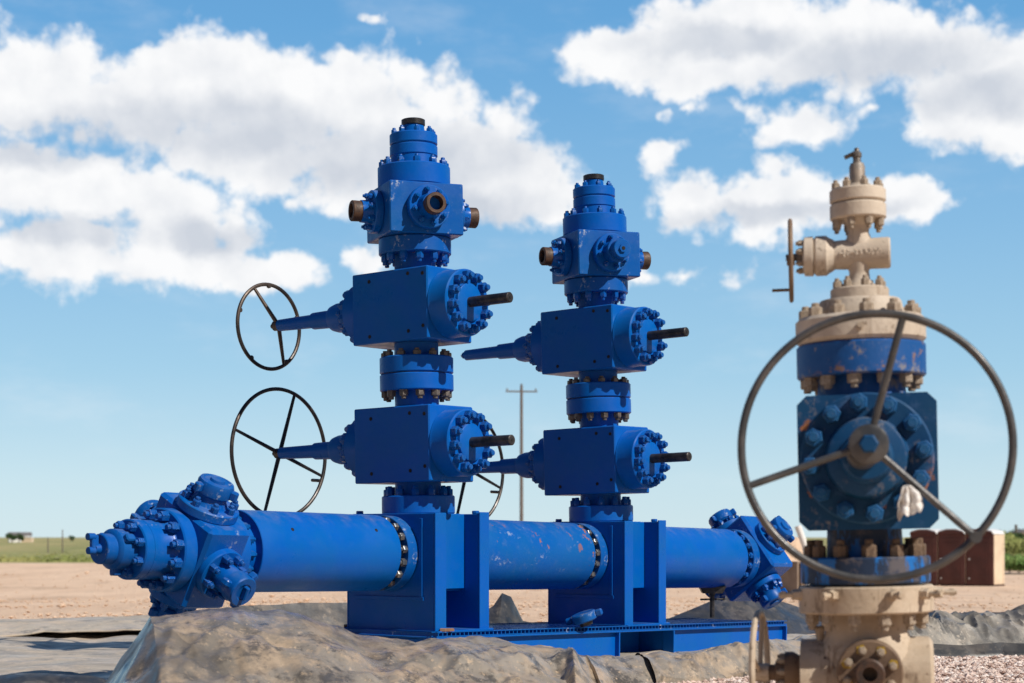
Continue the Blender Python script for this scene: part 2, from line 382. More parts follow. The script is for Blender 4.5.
# ------------------------------------------------------------------ mesh builder
class MB:
    def __init__(s): s.v = []; s.f = []; s.mi = []; s.cm = 0
    def add(s, vs, fs, M=None):
        o = len(s.v)
        s.v += [tuple(M @ Vector(q)) for q in vs] if M is not None else [tuple(q) for q in vs]
        s.f += [tuple(i + o for i in f) for f in fs]
        s.mi += [s.cm] * len(fs)
        return s
    def box(s, x0, x1, y0, y1, z0, z1, M=None):
        vs = [(x, y, z) for z in (z0, z1) for y in (y0, y1) for x in (x0, x1)]
        return s.add(vs, [(0, 2, 3, 1), (4, 5, 7, 6), (0, 1, 5, 4), (2, 6, 7, 3), (0, 4, 6, 2), (1, 3, 7, 5)], M)
    def cbox(s, x0, x1, y0, y1, z0, z1, c=0.006, M=None):
        """box with chamfered edges"""
        X, Y, Z = (x0, x1), (y0, y1), (z0, z1)
        vs = []; idx = {}
        for i in (0, 1):
            for j in (0, 1):
                for k in (0, 1):
                    dx, dy, dz = (c, -c)[i], (c, -c)[j], (c, -c)[k]
                    for ax, q in enumerate(((X[i], Y[j] + dy, Z[k] + dz), (X[i] + dx, Y[j], Z[k] + dz), (X[i] + dx, Y[j] + dy, Z[k]))):
                        idx[i, j, k, ax] = len(vs); vs.append(q)
        fs = []
        g = lambda *a: idx[a]
        for i in (0, 1):
            q = [g(i, 0, 0, 0), g(i, 1, 0, 0), g(i, 1, 1, 0), g(i, 0, 1, 0)]; fs.append(q if i else q[::-1])
            q = [g(0, i, 0, 1), g(0, i, 1, 1), g(1, i, 1, 1), g(1, i, 0, 1)]; fs.append(q if i else q[::-1])
            q = [g(0, 0, i, 2), g(1, 0, i, 2), g(1, 1, i, 2), g(0, 1, i, 2)]; fs.append(q if i else q[::-1])
        for a in (0, 1):
            for b in (0, 1):
                q = [g(a, b, 0, 0), g(a, b, 1, 0), g(a, b, 1, 1), g(a, b, 0, 1)]; fs.append(q if (a == b) else q[::-1])
                q = [g(a, 0, b, 0), g(a, 0, b, 2), g(a, 1, b, 2), g(a, 1, b, 0)]; fs.append(q if (a == b) else q[::-1])
                q = [g(0, a, b, 1), g(1, a, b, 1), g(1, a, b, 2), g(0, a, b, 2)]; fs.append(q if (a == b) else q[::-1])
        for i in (0, 1):
            for j in (0, 1):
                for k in (0, 1):
                    q = [g(i, j, k, 0), g(i, j, k, 1), g(i, j, k, 2)]; fs.append(q if (i + j + k) % 2 else q[::-1])
        return s.add(vs, fs, M)
    def lathe(s, prof, n=40, M=None, caps=True, ph=0.0):
        """prof: list of (z, r) along local +z"""
        vs = []; fs = []
        for (z, r) in prof:
            for k in range(n):
                a = 2 * pi * k / n + ph
                vs.append((r * cos(a), r * sin(a), z))
        for i in range(len(prof) - 1):
            for k in range(n):
                k2 = (k + 1) % n
                fs.append((i * n + k, i * n + k2, (i + 1) * n + k2, (i + 1) * n + k))
        if caps:
            fs.append(tuple(reversed(range(n))))
            fs.append(tuple((len(prof) - 1) * n + k for k in range(n)))
        return s.add(vs, fs, M)
    def disc(s, z0, z1, r, n=40, M=None, c=0.006):
        return s.lathe([(z0, r - c), (z0 + c, r), (z1 - c, r), (z1, r - c)], n, M)
    def tube(s, pts, r, n=10, closed=False, r2=None):
        pts = [Vector(q) for q in pts]; m = len(pts)
        vs = []; fs = []; prev = None
        for i, q in enumerate(pts):
            if closed: d = (pts[(i + 1) % m] - pts[i - 1]).normalized()
            else: d = (pts[min(i + 1, m - 1)] - pts[max(i - 1, 0)]).normalized()
            if prev is None:
                a = d.orthogonal().normalized()
            else:
                a = (prev - d * prev.dot(d)).normalized()
            prev = a; b = d.cross(a)
            rr = r if r2 is None else r + (r2 - r) * i / (m - 1)
            for k in range(n):
                t = 2 * pi * k / n
                vs.append(q + a * (rr * cos(t)) + b * (rr * sin(t)))
        for i in range(m if closed else m - 1):
            for k in range(n):
                k2 = (k + 1) % n; j = (i + 1) % m
                fs.append((i * n + k, i * n + k2, j * n + k2, j * n + k))
        if not closed:
            fs.append(tuple(reversed(range(n)))); fs.append(tuple((m - 1) * n + k for k in range(n)))
        return s.add(vs, fs)
    def torus(s, R, r, M=None, n=72, k=10):
        vs = []; fs = []
        for i in range(n):
            a = 2 * pi * i / n
            for j in range(k):
                b = 2 * pi * j / k
                vs.append(((R + r * cos(b)) * cos(a), (R + r * cos(b)) * sin(a), r * sin(b)))
        for i in range(n):
            for j in range(k):
                i2 = (i + 1) % n; j2 = (j + 1) % k
                fs.append((i * k + j, i2 * k + j, i2 * k + j2, i * k + j2))
        return s.add(vs, fs, M)
    def prism(s, poly, z0, z1, M=None):
        n = len(poly)
        vs = [(x, y, z0) for x, y in poly] + [(x, y, z1) for x, y in poly]
        fs = [tuple(reversed(range(n))), tuple(range(n, 2 * n))] + [(i, (i + 1) % n, n + (i + 1) % n, n + i) for i in range(n)]
        return s.add(vs, fs, M)
    def mesh(s, name, mats, smooth=True, angle=0.6):
        me = bpy.data.meshes.new(name)
        me.from_pydata(s.v, [], s.f)
        if not isinstance(mats, (list, tuple)): mats = [mats]
        for m in mats: me.materials.append(MAT[m] if isinstance(m, str) else m)
        if any(s.mi): me.polygons.foreach_set('material_index', s.mi)
        if smooth:
            me.polygons.foreach_set('use_smooth', [True] * len(me.polygons))
            me.set_sharp_from_angle(angle=angle)
        me.update()
        return me

W = {}
I4 = Matrix.Identity(4)
def link(o, parent=None, world=None):
    world = world or I4
    COL.objects.link(o)
    if parent is not None:
        o.parent = parent
        o.matrix_basis = W[parent.name].inverted() @ world
    else:
        o.matrix_basis = world
    W[o.name] = world.copy()
    return o
def tag(o, label=None, cat=None, group=None, kind=None):
    if label: o['label'] = label
    if cat: o['category'] = cat
    if group: o['group'] = group
    if kind: o['kind'] = kind
    return o
def empty(name, label, cat, world, group=None):
    o = bpy.data.objects.new(name, None); o.empty_display_size = 0.2
    link(o, None, world); return tag(o, label, cat, group)
def obj(name, mb, mats, parent=None, world=None, smooth=True, angle=0.6):
    return link(bpy.data.objects.new(name, mb.mesh(name, mats, smooth, angle)), parent, world)
def T(x, y, z): return Matrix.Translation((x, y, z))
def RZ(a): return Matrix.Rotation(a, 4, 'Z')
def RX(a): return Matrix.Rotation(a, 4, 'X')
def RY(a): return Matrix.Rotation(a, 4, 'Y')
def frame(o, x, y, z):
    m = Matrix.Identity(4)
    for i, v in enumerate((x, y, z, o)):
        for j in range(3): m[j][i] = v[j]
    return m
ZX = RY(pi / 2)           # local z -> +x
ZMX = RY(-pi / 2)         # local z -> -x
ZY = RX(-pi / 2)          # local z -> +y
ZMY = RX(pi / 2)          # local z -> -y

# ------------------------------------------------------------------ bolts
BOLT = {}
def bolt_mb():
    m = MB()
    m.lathe([(0, 0.98), (0.06, 1.0), (0.86, 1.0), (1.0, 0.86)], 6)
    m.lathe([(0.95, 0.56), (1.38, 0.56), (1.46, 0.48)], 10)
    return m
def bolt_mesh(mat):
    if mat not in BOLT: BOLT[mat] = bolt_mb().mesh('bolt', mat)
    return BOLT[mat]
REG = []      # (thing root, part, world matrix, material)
def bolts(root, part, world, n, rc, size, mat, ph=0.0, hgt=1.0, skip=()):
    for k in range(n):
        if k in skip: continue
        a = 2 * pi * k / n + ph
        m = world @ T(rc * cos(a), rc * sin(a), 0) @ RZ(a + random.uniform(-0.5, 0.5)) @ Matrix.Diagonal((size, size, size * hgt, 1))
        REG.append((root, part, m, mat))
def place_bolts(limit=100):
    bpy.context.view_layer.update()
    dg = bpy.context.evaluated_depsgraph_get()
    cp = Vector((0, 0, H))
    for root in {r[0].name: r[0] for r in REG}.values():
        rows = [r for r in REG if r[0].name == root.name]
        sc = []
        for i, r in enumerate(rows):
            m = r[2]; c = m @ Vector((0, 0, 1.0)); d = c - cp; ln = d.length
            q = c - d.normalized() * 0.02
            hit, loc, *_ = SC.ray_cast(dg, cp, (q - cp).normalized(), distance=ln - 0.04)
            vis = 0.05 if (hit and (loc - cp).length < ln - 0.05) else 1.0
            px = F * c.x / c.y + 512; py = 537 - F * (c.z - H) / c.y
            if not (0 < px < 1024 and 0 < py < 683): vis *= 0.01
            sc.append((vis * m.col[0].length / ln, i))
        sc.sort(reverse=True)
        rest = MB()
        mats = sorted({r[3] for r in rows})
        proto = bolt_mb()
        for n, (s_, i) in enumerate(sc):
            _, part, m, mat = rows[i]
            if n < limit:
                o = bpy.data.objects.new('bolt', bolt_mesh(mat))
                link(o, part, m)
            else:
                rest.cm = mats.index(mat)
                rest.add(proto.v, proto.f, W[root.name].inverted() @ m)
        if rest.v:
            o = obj('bolt', rest, mats, root, W[root.name]); o['kind'] = 'stuff'

# ------------------------------------------------------------------ ground
def gz(y, x=0.0):
    t = min(1.0, max(0.0, (y - 15) / 46.0)); s = t * t * (3 - 2 * t)
    return -1.0 * s
def smooth_noise(x, y, s=1.0): return MN.noise(Vector((x * s, y * s, 0.3)))
def build_ground():
    m = MB()
    ys = [-60, -20, 0, 4] + [6 + i * 0.5 for i in range(28)]
    y = 20.5
    while y < 150: ys.append(y); y *= 1.035
    ys += [160, 200, 260, 400, 700, 1400, 3000, 6000]
    nx = 90
    for y in ys:
        half = max(40, y * 0.9)
        for i in range(nx + 1):
            u = i / nx * 2 - 1
            x = half * (0.35 * u + 0.65 * u ** 3)
            z = gz(y) + (0.018 * smooth_noise(x, y, 0.9) if y < 30 else 0.05 * smooth_noise(x, y, 0.25) if y < 150 else 0)
            m.v.append((x, y, z - 0.02))
    for j in range(len(ys) - 1):
        for i in range(nx):
            a = j * (nx + 1) + i
            m.f.append((a, a + 1, a + nx + 2, a + nx + 1)); m.mi.append(0)
    g = obj('ground', m, 'dirt'); g['kind'] = 'structure'
    # prairie beyond the pad
    m = MB()
    ys = [0, 4, 9, 16, 28, 50, 90, 160, 300, 600, 1200, 2400, 4800]
    for j, dy in enumerate(ys):
        for i in range(161):
            x = -220 + 440 * i / 160 if j < 4 else (-220 + 440 * i / 160) * (1 + dy / 130)
            edge = 127 + 3.5 * MN.noise(Vector((x * 0.05, 0, 4))) + (-32 if x > 25 else (-32 * max(0, (x - 5) / 20) if x > 5 else 0))
            yy = edge + dy
            z = -1.0 + 0.06 + 0.25 * min(1, dy / 40) * (0.6 + MN.noise(Vector((x * 0.02, yy * 0.01, 1)))) + (0.35 if dy > 200 else 0)
            if j == 0: z = -1.1
            m.v.append((x, yy, z))
    for j in range(len(ys) - 1):
        for i in range(160):
            a = j * 161 + i
            m.f.append((a, a + 1, a + 162, a + 161)); m.mi.append(0)
    f = obj('prairie_terrain', m, 'field'); f['kind'] = 'structure'
    # grass tufts
    m = MB(); rnd = random.Random(3)
    for k in range(5000):
        r = rnd.random()
        dy = 3 + 170 * r * r
        px = rnd.uniform(-20, 330) if rnd.random() < 0.72 else rnd.uniform(985, 1060)
        edge = 127 + (-32 if px > 900 else 0)
        y = edge + dy; x = (px - 512) / F * y
        h = rnd.uniform(0.08, 0.26); wd = rnd.uniform(0.15, 0.5)
        z = -0.96
        for q in range(3):
            a = rnd.uniform(0, pi); dx, dz = cos(a) * wd, sin(a) * wd
            m.add([(x - dx, y - dz, z), (x + dx, y + dz, z), (x + dx * 0.4 + rnd.uniform(-.1, .1), y + dz * 0.4, z + h), (x - dx * 0.5, y - dz * 0.5, z + h * rnd.uniform(.6, 1))], [(0, 1, 2, 3)])
    g = obj('grass', m, 'grass', smooth=False); tag(g, 'yellow green prairie grass beyond the bare dirt pad', 'grass', kind='stuff')
build_ground()

# gravel: one mass of loose stones
def build_gravel():
    rnd = random.Random(11)
    ico = [(0, 0, 1), (0.9, 0, 0.3), (0.28, 0.86, 0.3), (-0.73, 0.53, 0.3), (-0.73, -0.53, 0.3), (0.28, -0.86, 0.3), (0, 0, -0.7)]
    fc = [(0, 1, 2), (0, 2, 3), (0, 3, 4), (0, 4, 5), (0, 5, 1), (6, 2, 1), (6, 3, 2), (6, 4, 3), (6, 5, 4), (6, 1, 5)]
    m = MB(); tones = []
    k = 0
    while k < 17000:
        y = rnd.uniform(9.7, 13.7); x = rnd.uniform(0.4, 4.6)
        px = 512 + F * x / y
        if px < 640 or px > 1060 or y > ridge_at(px)[1] + 0.15: continue
        k += 1
        s = rnd.uniform(0.009, 0.025); a = rnd.uniform(0, 2 * pi)
        sx, sy, sz = s * rnd.uniform(.7, 1.4), s * rnd.uniform(.7, 1.4), s * rnd.uniform(.5, 1.0)
        z = 0.012 * (MN.noise(Vector((x * 2, y * 2, 0))) + 1) + rnd.uniform(-0.006, 0.022)
        vs = []
        for q in ico:
            jx = 1 + rnd.uniform(-.25, .25)
            X, Y = q[0] * sx * jx, q[1] * sy * jx
            vs.append((x + X * cos(a) - Y * sin(a), y + X * sin(a) + Y * cos(a), z + q[2] * sz))
        m.add(vs, fc)
        tones += [rnd.random()] * len(fc)
    o = obj('gravel', m, 'stone', smooth=False)
    at = o.data.attributes.new('tone', 'FLOAT', 'FACE')
    at.data.foreach_set('value', tones)
    tag(o, 'pinkish loose gravel spread in front of the right liner', 'gravel', kind='stuff')

def build_clods():
    rnd = random.Random(21); m = MB()
    ico = [(0, 0, 1), (0.9, 0, 0.3), (0.28, 0.86, 0.3), (-0.73, 0.53, 0.3), (-0.73, -0.53, 0.3), (0.28, -0.86, 0.3), (0, 0, -0.7)]
    fc = [(0, 1, 2), (0, 2, 3), (0, 3, 4), (0, 4, 5), (0, 5, 1), (6, 2, 1), (6, 3, 2), (6, 4, 3), (6, 5, 4), (6, 1, 5)]
    for k in range(3600):
        y = 17.5 + 75 * rnd.random() ** 1.6; x = rnd.uniform(-0.33, 0.33) * y
        # windrows of loose soil left by wheels
        if rnd.random() < 0.5: y = rnd.choice((21.5, 27.0, 34.0, 48.0)) + rnd.gauss(0, 0.5) + 0.12 * x
        sz = rnd.uniform(0.008, 0.026) * (1 + y / 45) * (2.2 if rnd.random() < 0.03 else 1)
        z = gz(y) - 0.01
        m.add([(x + q[0] * sz * rnd.uniform(.7, 1.5), y + q[1] * sz, z + q[2] * sz * 0.6) for q in ico], fc)
    o = obj('loose_stones', m, 'dirt', smooth=False)
    tag(o, 'loose dirt clods and small stones scattered over the bare pad', 'stones', kind='stuff')
build_clods()

# ------------------------------------------------------------------ liners
# ridge of the front liner: (px-ish key, Y, crest height)
RIDGE = [(70, 8.75, -0.02), (92, 8.8, 0.05), (120, 8.85, 0.25), (150, 8.9, 0.472), (190, 8.95, 0.495), (228, 9.0, 0.512), (298, 9.1, 0.485), (330, 9.2, 0.415), (363, 9.3, 0.345),
         (422, 9.5, 0.312), (477, 9.7, 0.308), (505, 9.78, 0.30), (528, 9.85, 0.262), (575, 10.0, 0.204), (620, 10.2, 0.186), (700, 10.65, 0.168), (771, 11.3, 0.19),
         (834, 12.0, 0.21), (935, 13.1, 0.245), (1000, 13.4, 0.24), (1070, 13.6, 0.25), (1140, 13.8, 0.25)]
def ridge_at(px):
    for i in range(len(RIDGE) - 1):
        a, b = RIDGE[i], RIDGE[i + 1]
        if px <= b[0]:
            t = max(0, (px - a[0]) / (b[0] - a[0]))
            return ((px - 512) / F * (a[1] + (b[1] - a[1]) * t), a[1] + (b[1] - a[1]) * t, a[2] + (b[2] - a[2]) * t)
    return ((px - 512) / F * RIDGE[-1][1], RIDGE[-1][1], RIDGE[-1][2])
def ridged(x, y, z=0.0):
    return 1 - abs(MN.noise(Vector((x, y, z)))) * 2
def build_front_liner(name, p0, p1, label, seed, mat, wf, wb=0.3, wr=1.0, wk=0.0):
    m = MB(); na = int((p1 - p0) / 1.3); nb = 120
    rf = random.Random(int(seed * 100)); folds = []
    span = (p1 - p0) / 1.7e2
    for k in range(int(34 * span)):
        # (centre along, centre down the slope, direction, half width, half length, height)
        folds.append((rf.uniform(0, span), rf.uniform(-0.1, 1.3), rf.gauss(0, 0.55) + (1.57 if rf.random() < 0.22 else 0), rf.uniform(0.035, 0.14), rf.uniform(0.2, 0.8), rf.choice((1, 1, -0.6)) * rf.uniform(0.012, 0.042)))
    folds = [(c, q, sin(a), cos(a), w, l, h) for c, q, a, w, l, h in folds]
    for i in range(na + 1):
        px = p0 + (p1 - p0) * i / na
        x0, y0, h0 = ridge_at(px)
        w_front = wf(px)
        for j in range(nb + 1):
            q = j / nb * 2 - 1          # -1 back, +1 front
            if q < 0:
                d = -wb * (-q); sh = 1 - (-q) ** 2.0
            else:
                d = w_front * q; sh = 1 - q ** (1.45 if w_front > 0.5 else 2.2)
            x = x0 + d * 0.25; y = y0 - d
            z = h0 * sh
            s = i / na * (p1 - p0) / 180.0
            amp = min(1.0, h0 / 0.25) * (0.15 + 0.85 * min(1, abs(q) * 2.2)) if q > 0 else 0.25
            f = 0.050 * MN.noise(Vector((s * 1.0 + d * 0.5 + seed, d * 0.7, 0))) \
                + 0.026 * (ridged(s * 1.5 - d * 0.7 + seed, d * 0.3, 2.0) - 0.5) \
                + 0.007 * (ridged(s * 4.6 + d * 1.6 + seed, d * 0.6 - s * 0.3, seed) - 0.5)
            z += wk * sh * (0.6 * ridged(x * 3.4 + y * 1.5 + seed, y * 2.4, 1) + 0.35 * ridged(x * 9 + y * 4, y * 6 - x * 2, 4) - 0.45)
            # a few long sharp creases running down the slope
            cr = max(0.0, 1 - abs(MN.noise(Vector((s * 1.5 + d * 0.9 + seed * 2, d * 0.5, 7)))) * 7)
            cr2 = max(0.0, 1 - abs(MN.noise(Vector((s * 1.1 - d * 1.6 + seed * 3, d * 0.4, 3)))) * 9)
            f += 0.035 * cr - 0.022 * cr2
            s1 = i / na * span
            soft = 0.42 if px < 380 else min(1.0, 0.42 + (px - 380) / 260)
            for c_, q_, sa, ca, w_, l_, h_ in folds:
                du, dv = s1 - c_, d - q_
                al = du * sa + dv * ca
                if abs(al) > l_: continue
                ac = abs(du * ca - dv * sa)
                if ac > w_: continue
                f += soft * h_ * (1 - ac / w_) * (1 - (al / l_) ** 2)
            z += f * amp * (1.2 if w_front > 0.5 else 0.8) * wr
            z += wr * (0.010 * MN.noise(Vector((s * 9 + seed, 0, 0))) + 0.006 * MN.noise(Vector((s * 24, 1, seed))))
            if abs(q) > 0.97: z = min(z, -0.04)
            m.v.append((x, y, z))
    for i in range(na):
        for j in range(nb):
            a = i * (nb + 1) + j
            m.f.append((a, a + nb + 1, a + nb + 2, a + 1)); m.mi.append(0)
    o = obj(name, m, mat, angle=0.5)
    tag(o, label, 'tarp')
    return o
build_front_liner('liner_tarp', 72, 655, 'muddy grey liner tarp heaped into a berm in front of the blue skid', 1.3, 'tarp',
                  lambda px: 1.5 if px < 480 else max(0.3, 1.5 - (px - 480) / 100.0))
build_front_liner('liner_tarp', 640, 905, 'grey liner tarp rolled into a tube along the gravel below the right skid end', 5.1, 'tarp', lambda px: 0.30, 0.3, 1.3, 0.022)
build_front_liner('liner_tarp', 880, 1135, 'bunched grey tarp lying on the gravel below the brown portable toilets', 9.7, 'tarp_bunched', lambda px: 0.45, 0.6, 1.3, 0.15)
build_gravel()

def sheet(name, label, rows, mat, thick=0.0, sub=8, amp=0.02, seed=0.0, fr=2.0):
    """rows: list of polylines (same count) of (x, y, z): a draped sheet with folds"""
    m = MB(); R = len(rows); C = len(rows[0])
    nr, nc = (R - 1) * sub, (C - 1) * sub
    for i in range(nr + 1):
        a = min(i // sub, R - 2); ta = i / sub - a
        for j in range(nc + 1):
            b = min(j // sub, C - 2); tb = j / sub - b
            q = [Vector(rows[a + da][b + db]) for da in (0, 1) for db in (0, 1)]
            p = (q[0] * (1 - tb) + q[1] * tb) * (1 - ta) + (q[2] * (1 - tb) + q[3] * tb) * ta
            p.z += amp * MN.noise(Vector((p.x * fr + seed, p.y * fr, p.z * fr))) + amp * 0.6 * (ridged(p.x * fr * 1.7, p.y * fr * 0.8 + seed, 3) - 0.5)
            m.v.append(tuple(p))
    for i in range(nr):
        for j in range(nc):
            a = i * (nc + 1) + j
            m.f.append((a, a + 1, a + nc + 2, a + nc + 1)); m.mi.append(0)
    o = obj(name, m, mat, angle=0.7)
    if thick:
        md = o.modifiers.new('thickness', 'SOLIDIFY'); md.thickness = thick; md.offset = -1
    tag(o, label, 'tarp')
    return o
def P(px, py, Y): return ((px - 512) / F * Y, Y, H - (py - 537) * Y / F)
# flat liner left of the berm and the fold lying over it
sheet('liner_tarp', 'pale grey liner tarp lying flat on the ground at the far left',
      [[(x, y, z) for x in (-7.5, -5.5, -4, -3, -2, -1.2)] for y, z in ((8.2, 0.0), (9.2, 0.045), (9.9, 0.03), (11, 0.05), (12.2, 0.035), (13.5, 0.05), (15.4, 0.04))],
      'tarp_grey', 0.006, 14, 0.03, 2.0, 1.6)
sheet('liner_tarp', 'folded over grey liner strip with a dark gap beneath it behind the flat liner',
      [[(-8, 14.55, 0.04), (-4.4, 14.7, 0.045), (-3.9, 14.75, 0.085), (-3.2, 14.7, 0.10), (-2.8, 14.8, 0.12), (-2.2, 14.9, 0.12)],
       [(-8, 15.0, 0.13), (-4.4, 15.2, 0.14), (-3.9, 15.2, 0.15), (-3.2, 15.2, 0.15), (-2.8, 15.3, 0.15), (-2.2, 15.4, 0.15)],
       [(-8, 16.4, 0.12), (-4.4, 16.5, 0.12), (-3.9, 16.5, 0.13), (-3.2, 16.6, 0.13), (-2.8, 16.6, 0.14), (-2.0, 16.7, 0.14)],
       [(-8, 17.2, -0.05), (-4.4, 17.2, -0.05), (-3.9, 17.2, -0.05), (-3.2, 17.2, -0.05), (-2.8, 17.2, -0.05), (-2.0, 17.2, -0.05)]],
      'tarp_grey', 0.012, 12, 0.02, 5.0, 1.8)
sheet('liner_tarp', 'black liner tarp crumpled at the bottom left corner beside the muddy berm',  # black sheet added in place of a shadow on the flat liner
      [[(-3.4, 8.6, -0.02), (-3.0, 8.7, 0.0), (-2.6, 8.7, 0.02), (-2.2, 8.8, 0.0), (-1.9, 8.8, -0.02)],
       [(-3.4, 9.4, 0.09), (-3.0, 9.5, 0.12), (-2.6, 9.5, 0.13), (-2.2, 9.4, 0.12), (-1.95, 9.3, 0.06)],
       [(-3.4, 9.9, -0.03), (-3.0, 9.95, -0.03), (-2.6, 9.95, -0.03), (-2.2, 9.9, -0.03), (-1.95, 9.8, -0.03)]],
      'tarp_black', 0.006, 14, 0.03, 8.0, 3.0)
# rear wall of the containment liner
def rear(label, key, mat, seed, foot=0.55, sub=6, amp=0.012, name='liner_tarp'):
    top = [P(a, b, c) for a, b, c in key]
    back = [(x, y + foot * 0.7, -0.1) for x, y, z in top]
    mid = [(x - 0.02, y - foot * 0.5, z * 0.42) for x, y, z in top]
    ft = [(x - 0.03, y - foot, -0.08) for x, y, z in top]
    return sheet(name, label, [ft, mid, top, back], mat, 0.006, sub, amp, seed, 2.2)
rear('charcoal liner wall standing behind the left blue pipe', [(185, 640, 12.6), (205, 618, 12.7), (238, 606, 12.9), (300, 603, 13.2), (345, 603, 13.5), (380, 606, 13.6), (430, 612, 13.9)], 'tarp_mid', 3.0)
rear('peaked black liner corner seen between the two blue pedestals', [(440, 618, 14.3), (480, 613, 14.5), (493, 606, 14.6), (502, 593, 14.7), (511, 597, 14.8), (523, 621, 14.9), (560, 628, 15.1), (600, 627, 15.3)], 'tarp_black', 6.0, 0.6, 5, 0.006)
rear('tall black liner wall behind the right end of the skid', [(640, 626, 15.4), (668, 619, 15.7), (700, 606, 15.9), (722, 597, 16.1), (745, 591, 16.3), (772, 597, 16.6), (800, 608, 16.9), (836, 618, 17.2), (870, 618, 17.5)], 'tarp_black', 9.0, 0.8)
rear('low black liner edge lying behind the bunched grey tarp', [(880, 615, 16.3), (935, 613, 16.4), (970, 614, 16.5), (998, 613, 16.5), (1008, 612, 16.5), (1024, 604, 16.6), (1060, 592, 16.6), (1110, 600, 16.6)], 'tarp_black', 12.0, 0.4)
rear('narrow black plastic hem lying on the gravel in front of the bunched grey tarp', [(870, 652, 12.3), (905, 647, 12.35), (935, 644, 12.4), (965, 645, 12.4), (1000, 642, 12.5), (1030, 643, 12.5), (1080, 642, 12.6)], 'tarp_black', 17.0, 0.16, 8, 0.008)
# inner floor of the containment
sheet('liner_tarp', 'dusty grey liner spread on the ground behind the blue skid',
      [[(x0 + (x1 - x0) * k / 6, y + 0.55 * (x0 + (x1 - x0) * k / 6), 0.02) for k in range(7)] for y, x0, x1 in ((11.4, -1.9, 3.8), (12.3, -2.0, 3.6), (13.3, -2.1, 3.2), (14.2, -2.0, 2.8))],
      'tarp_grey', 0.004, 12, 0.03, 4.0, 1.5)

# ------------------------------------------------------------------ THE MANIFOLD
p = Vector((0.6225, 0.7826, -0.0175)).normalized()      # along the big pipe
h0 = Vector((0.7826, -0.6225, 0.0))                      # across, towards camera right
S1 = Vector((-0.6145, 11.5, 0.0)); 
def stack_frame(o, lean):
    z = Vector((-lean, 0, 1)).normalized()
    x = (h0 - z * h0.dot(z)).normalized()
    return frame(o, x, z.cross(x), z)
PZ = Vector((0, 0, 1)); 
pw = (PZ - p * PZ.dot(p)).normalized()
def pipe_frame(t):
    """x across to camera, y along pipe, z up; origin on pipe axis at distance t from stack one"""
    o = Vector((-0.6145, 11.5, 0.77)) + Vector((0.6225, 0.7826, -0.0175)) * t
    x = p.cross(pw).normalized()
    return frame(o, x, p, pw)
root = empty('frac_manifold', 'bright blue manifold with two tall valve stacks on a thick horizontal pipe and low skid', 'valve manifold', T(-0.6145, 11.5, 0.0))

# ---- skid
SK = pipe_frame(0)
SKo = frame(Vector((-0.6145, 11.5, 0.0)), SK.col[0].xyz, (Vector((0.6225, 0.7826, -0.021))).normalized(), Vector((0.013, 0.0164, 1)).normalized())
def build_skid():
    m = MB(); z1 = 0.245; z0 = 0.03; t0, t1 = -0.34, 4.05; wf = 0.45; wbk = -0.45
    # long beams front and back, as channel sections
    for s in (1, -1):
        segs = ((t0, 1.66), (2.37, t1)) if s == 1 else ((t0, t1),)
        for a, b in segs:
            m.cbox(s * (wf - 0.045) - 0.006, s * (wf - 0.045) + 0.006, a, b, z0 + 0.012, z1 - 0.014, 0.002)
            m.cbox(min(s * wf, s * (wf - 0.10)), max(s * wf, s * (wf - 0.10)), a, b, z0, z0 + 0.012, 0.002)
            for e in (a, b):
                m.cbox(min(s * (wf - 0.002), s * (wf - 0.1)), max(s * (wf - 0.002), s * (wf - 0.1)), e - 0.007, e + 0.007, z0 + 0.0125, z1 - 0.0145, 0.002)
    # recessed pocket between the front beams
    m.cbox(0.12, 0.13, 1.66, 2.37, z0, z1 - 0.016, 0.002)
    # cross members
    for t in (-0.33, 0.9, 1.645, 2.385, 3.2, 4.03):
        m.cbox(-0.39, 0.39, t - 0.008, t + 0.008, z0 + 0.013, z1 - 0.016, 0.002)
    m.cbox(wbk, wf, t0, t1, z1 - 0.0135, z1, 0.003)
    skid = obj('skid_frame', m, 'blue', root, SKo)
    # bar grating walkway on top
    g = MB(); zz = z1 + 0.001
    n = int((t1 - t0) / 0.042)
    for k in range(n):
        t = t0 + 0.02 + k * 0.042
        g.box(wbk + 0.03, wf - 0.004, t - 0.004, t + 0.004, zz, zz + 0.026)
    for hx in (wf - 0.006, 0.40, -0.40, wbk + 0.03):
        g.box(hx, hx + 0.006, t0, t1, zz + 0.0262, zz + 0.031)
        g.box(hx, hx + 0.006, t0, t1, zz, zz + 0.006)
    obj('grating', g, 'blue_bolt', skid, SKo)
build_skid()

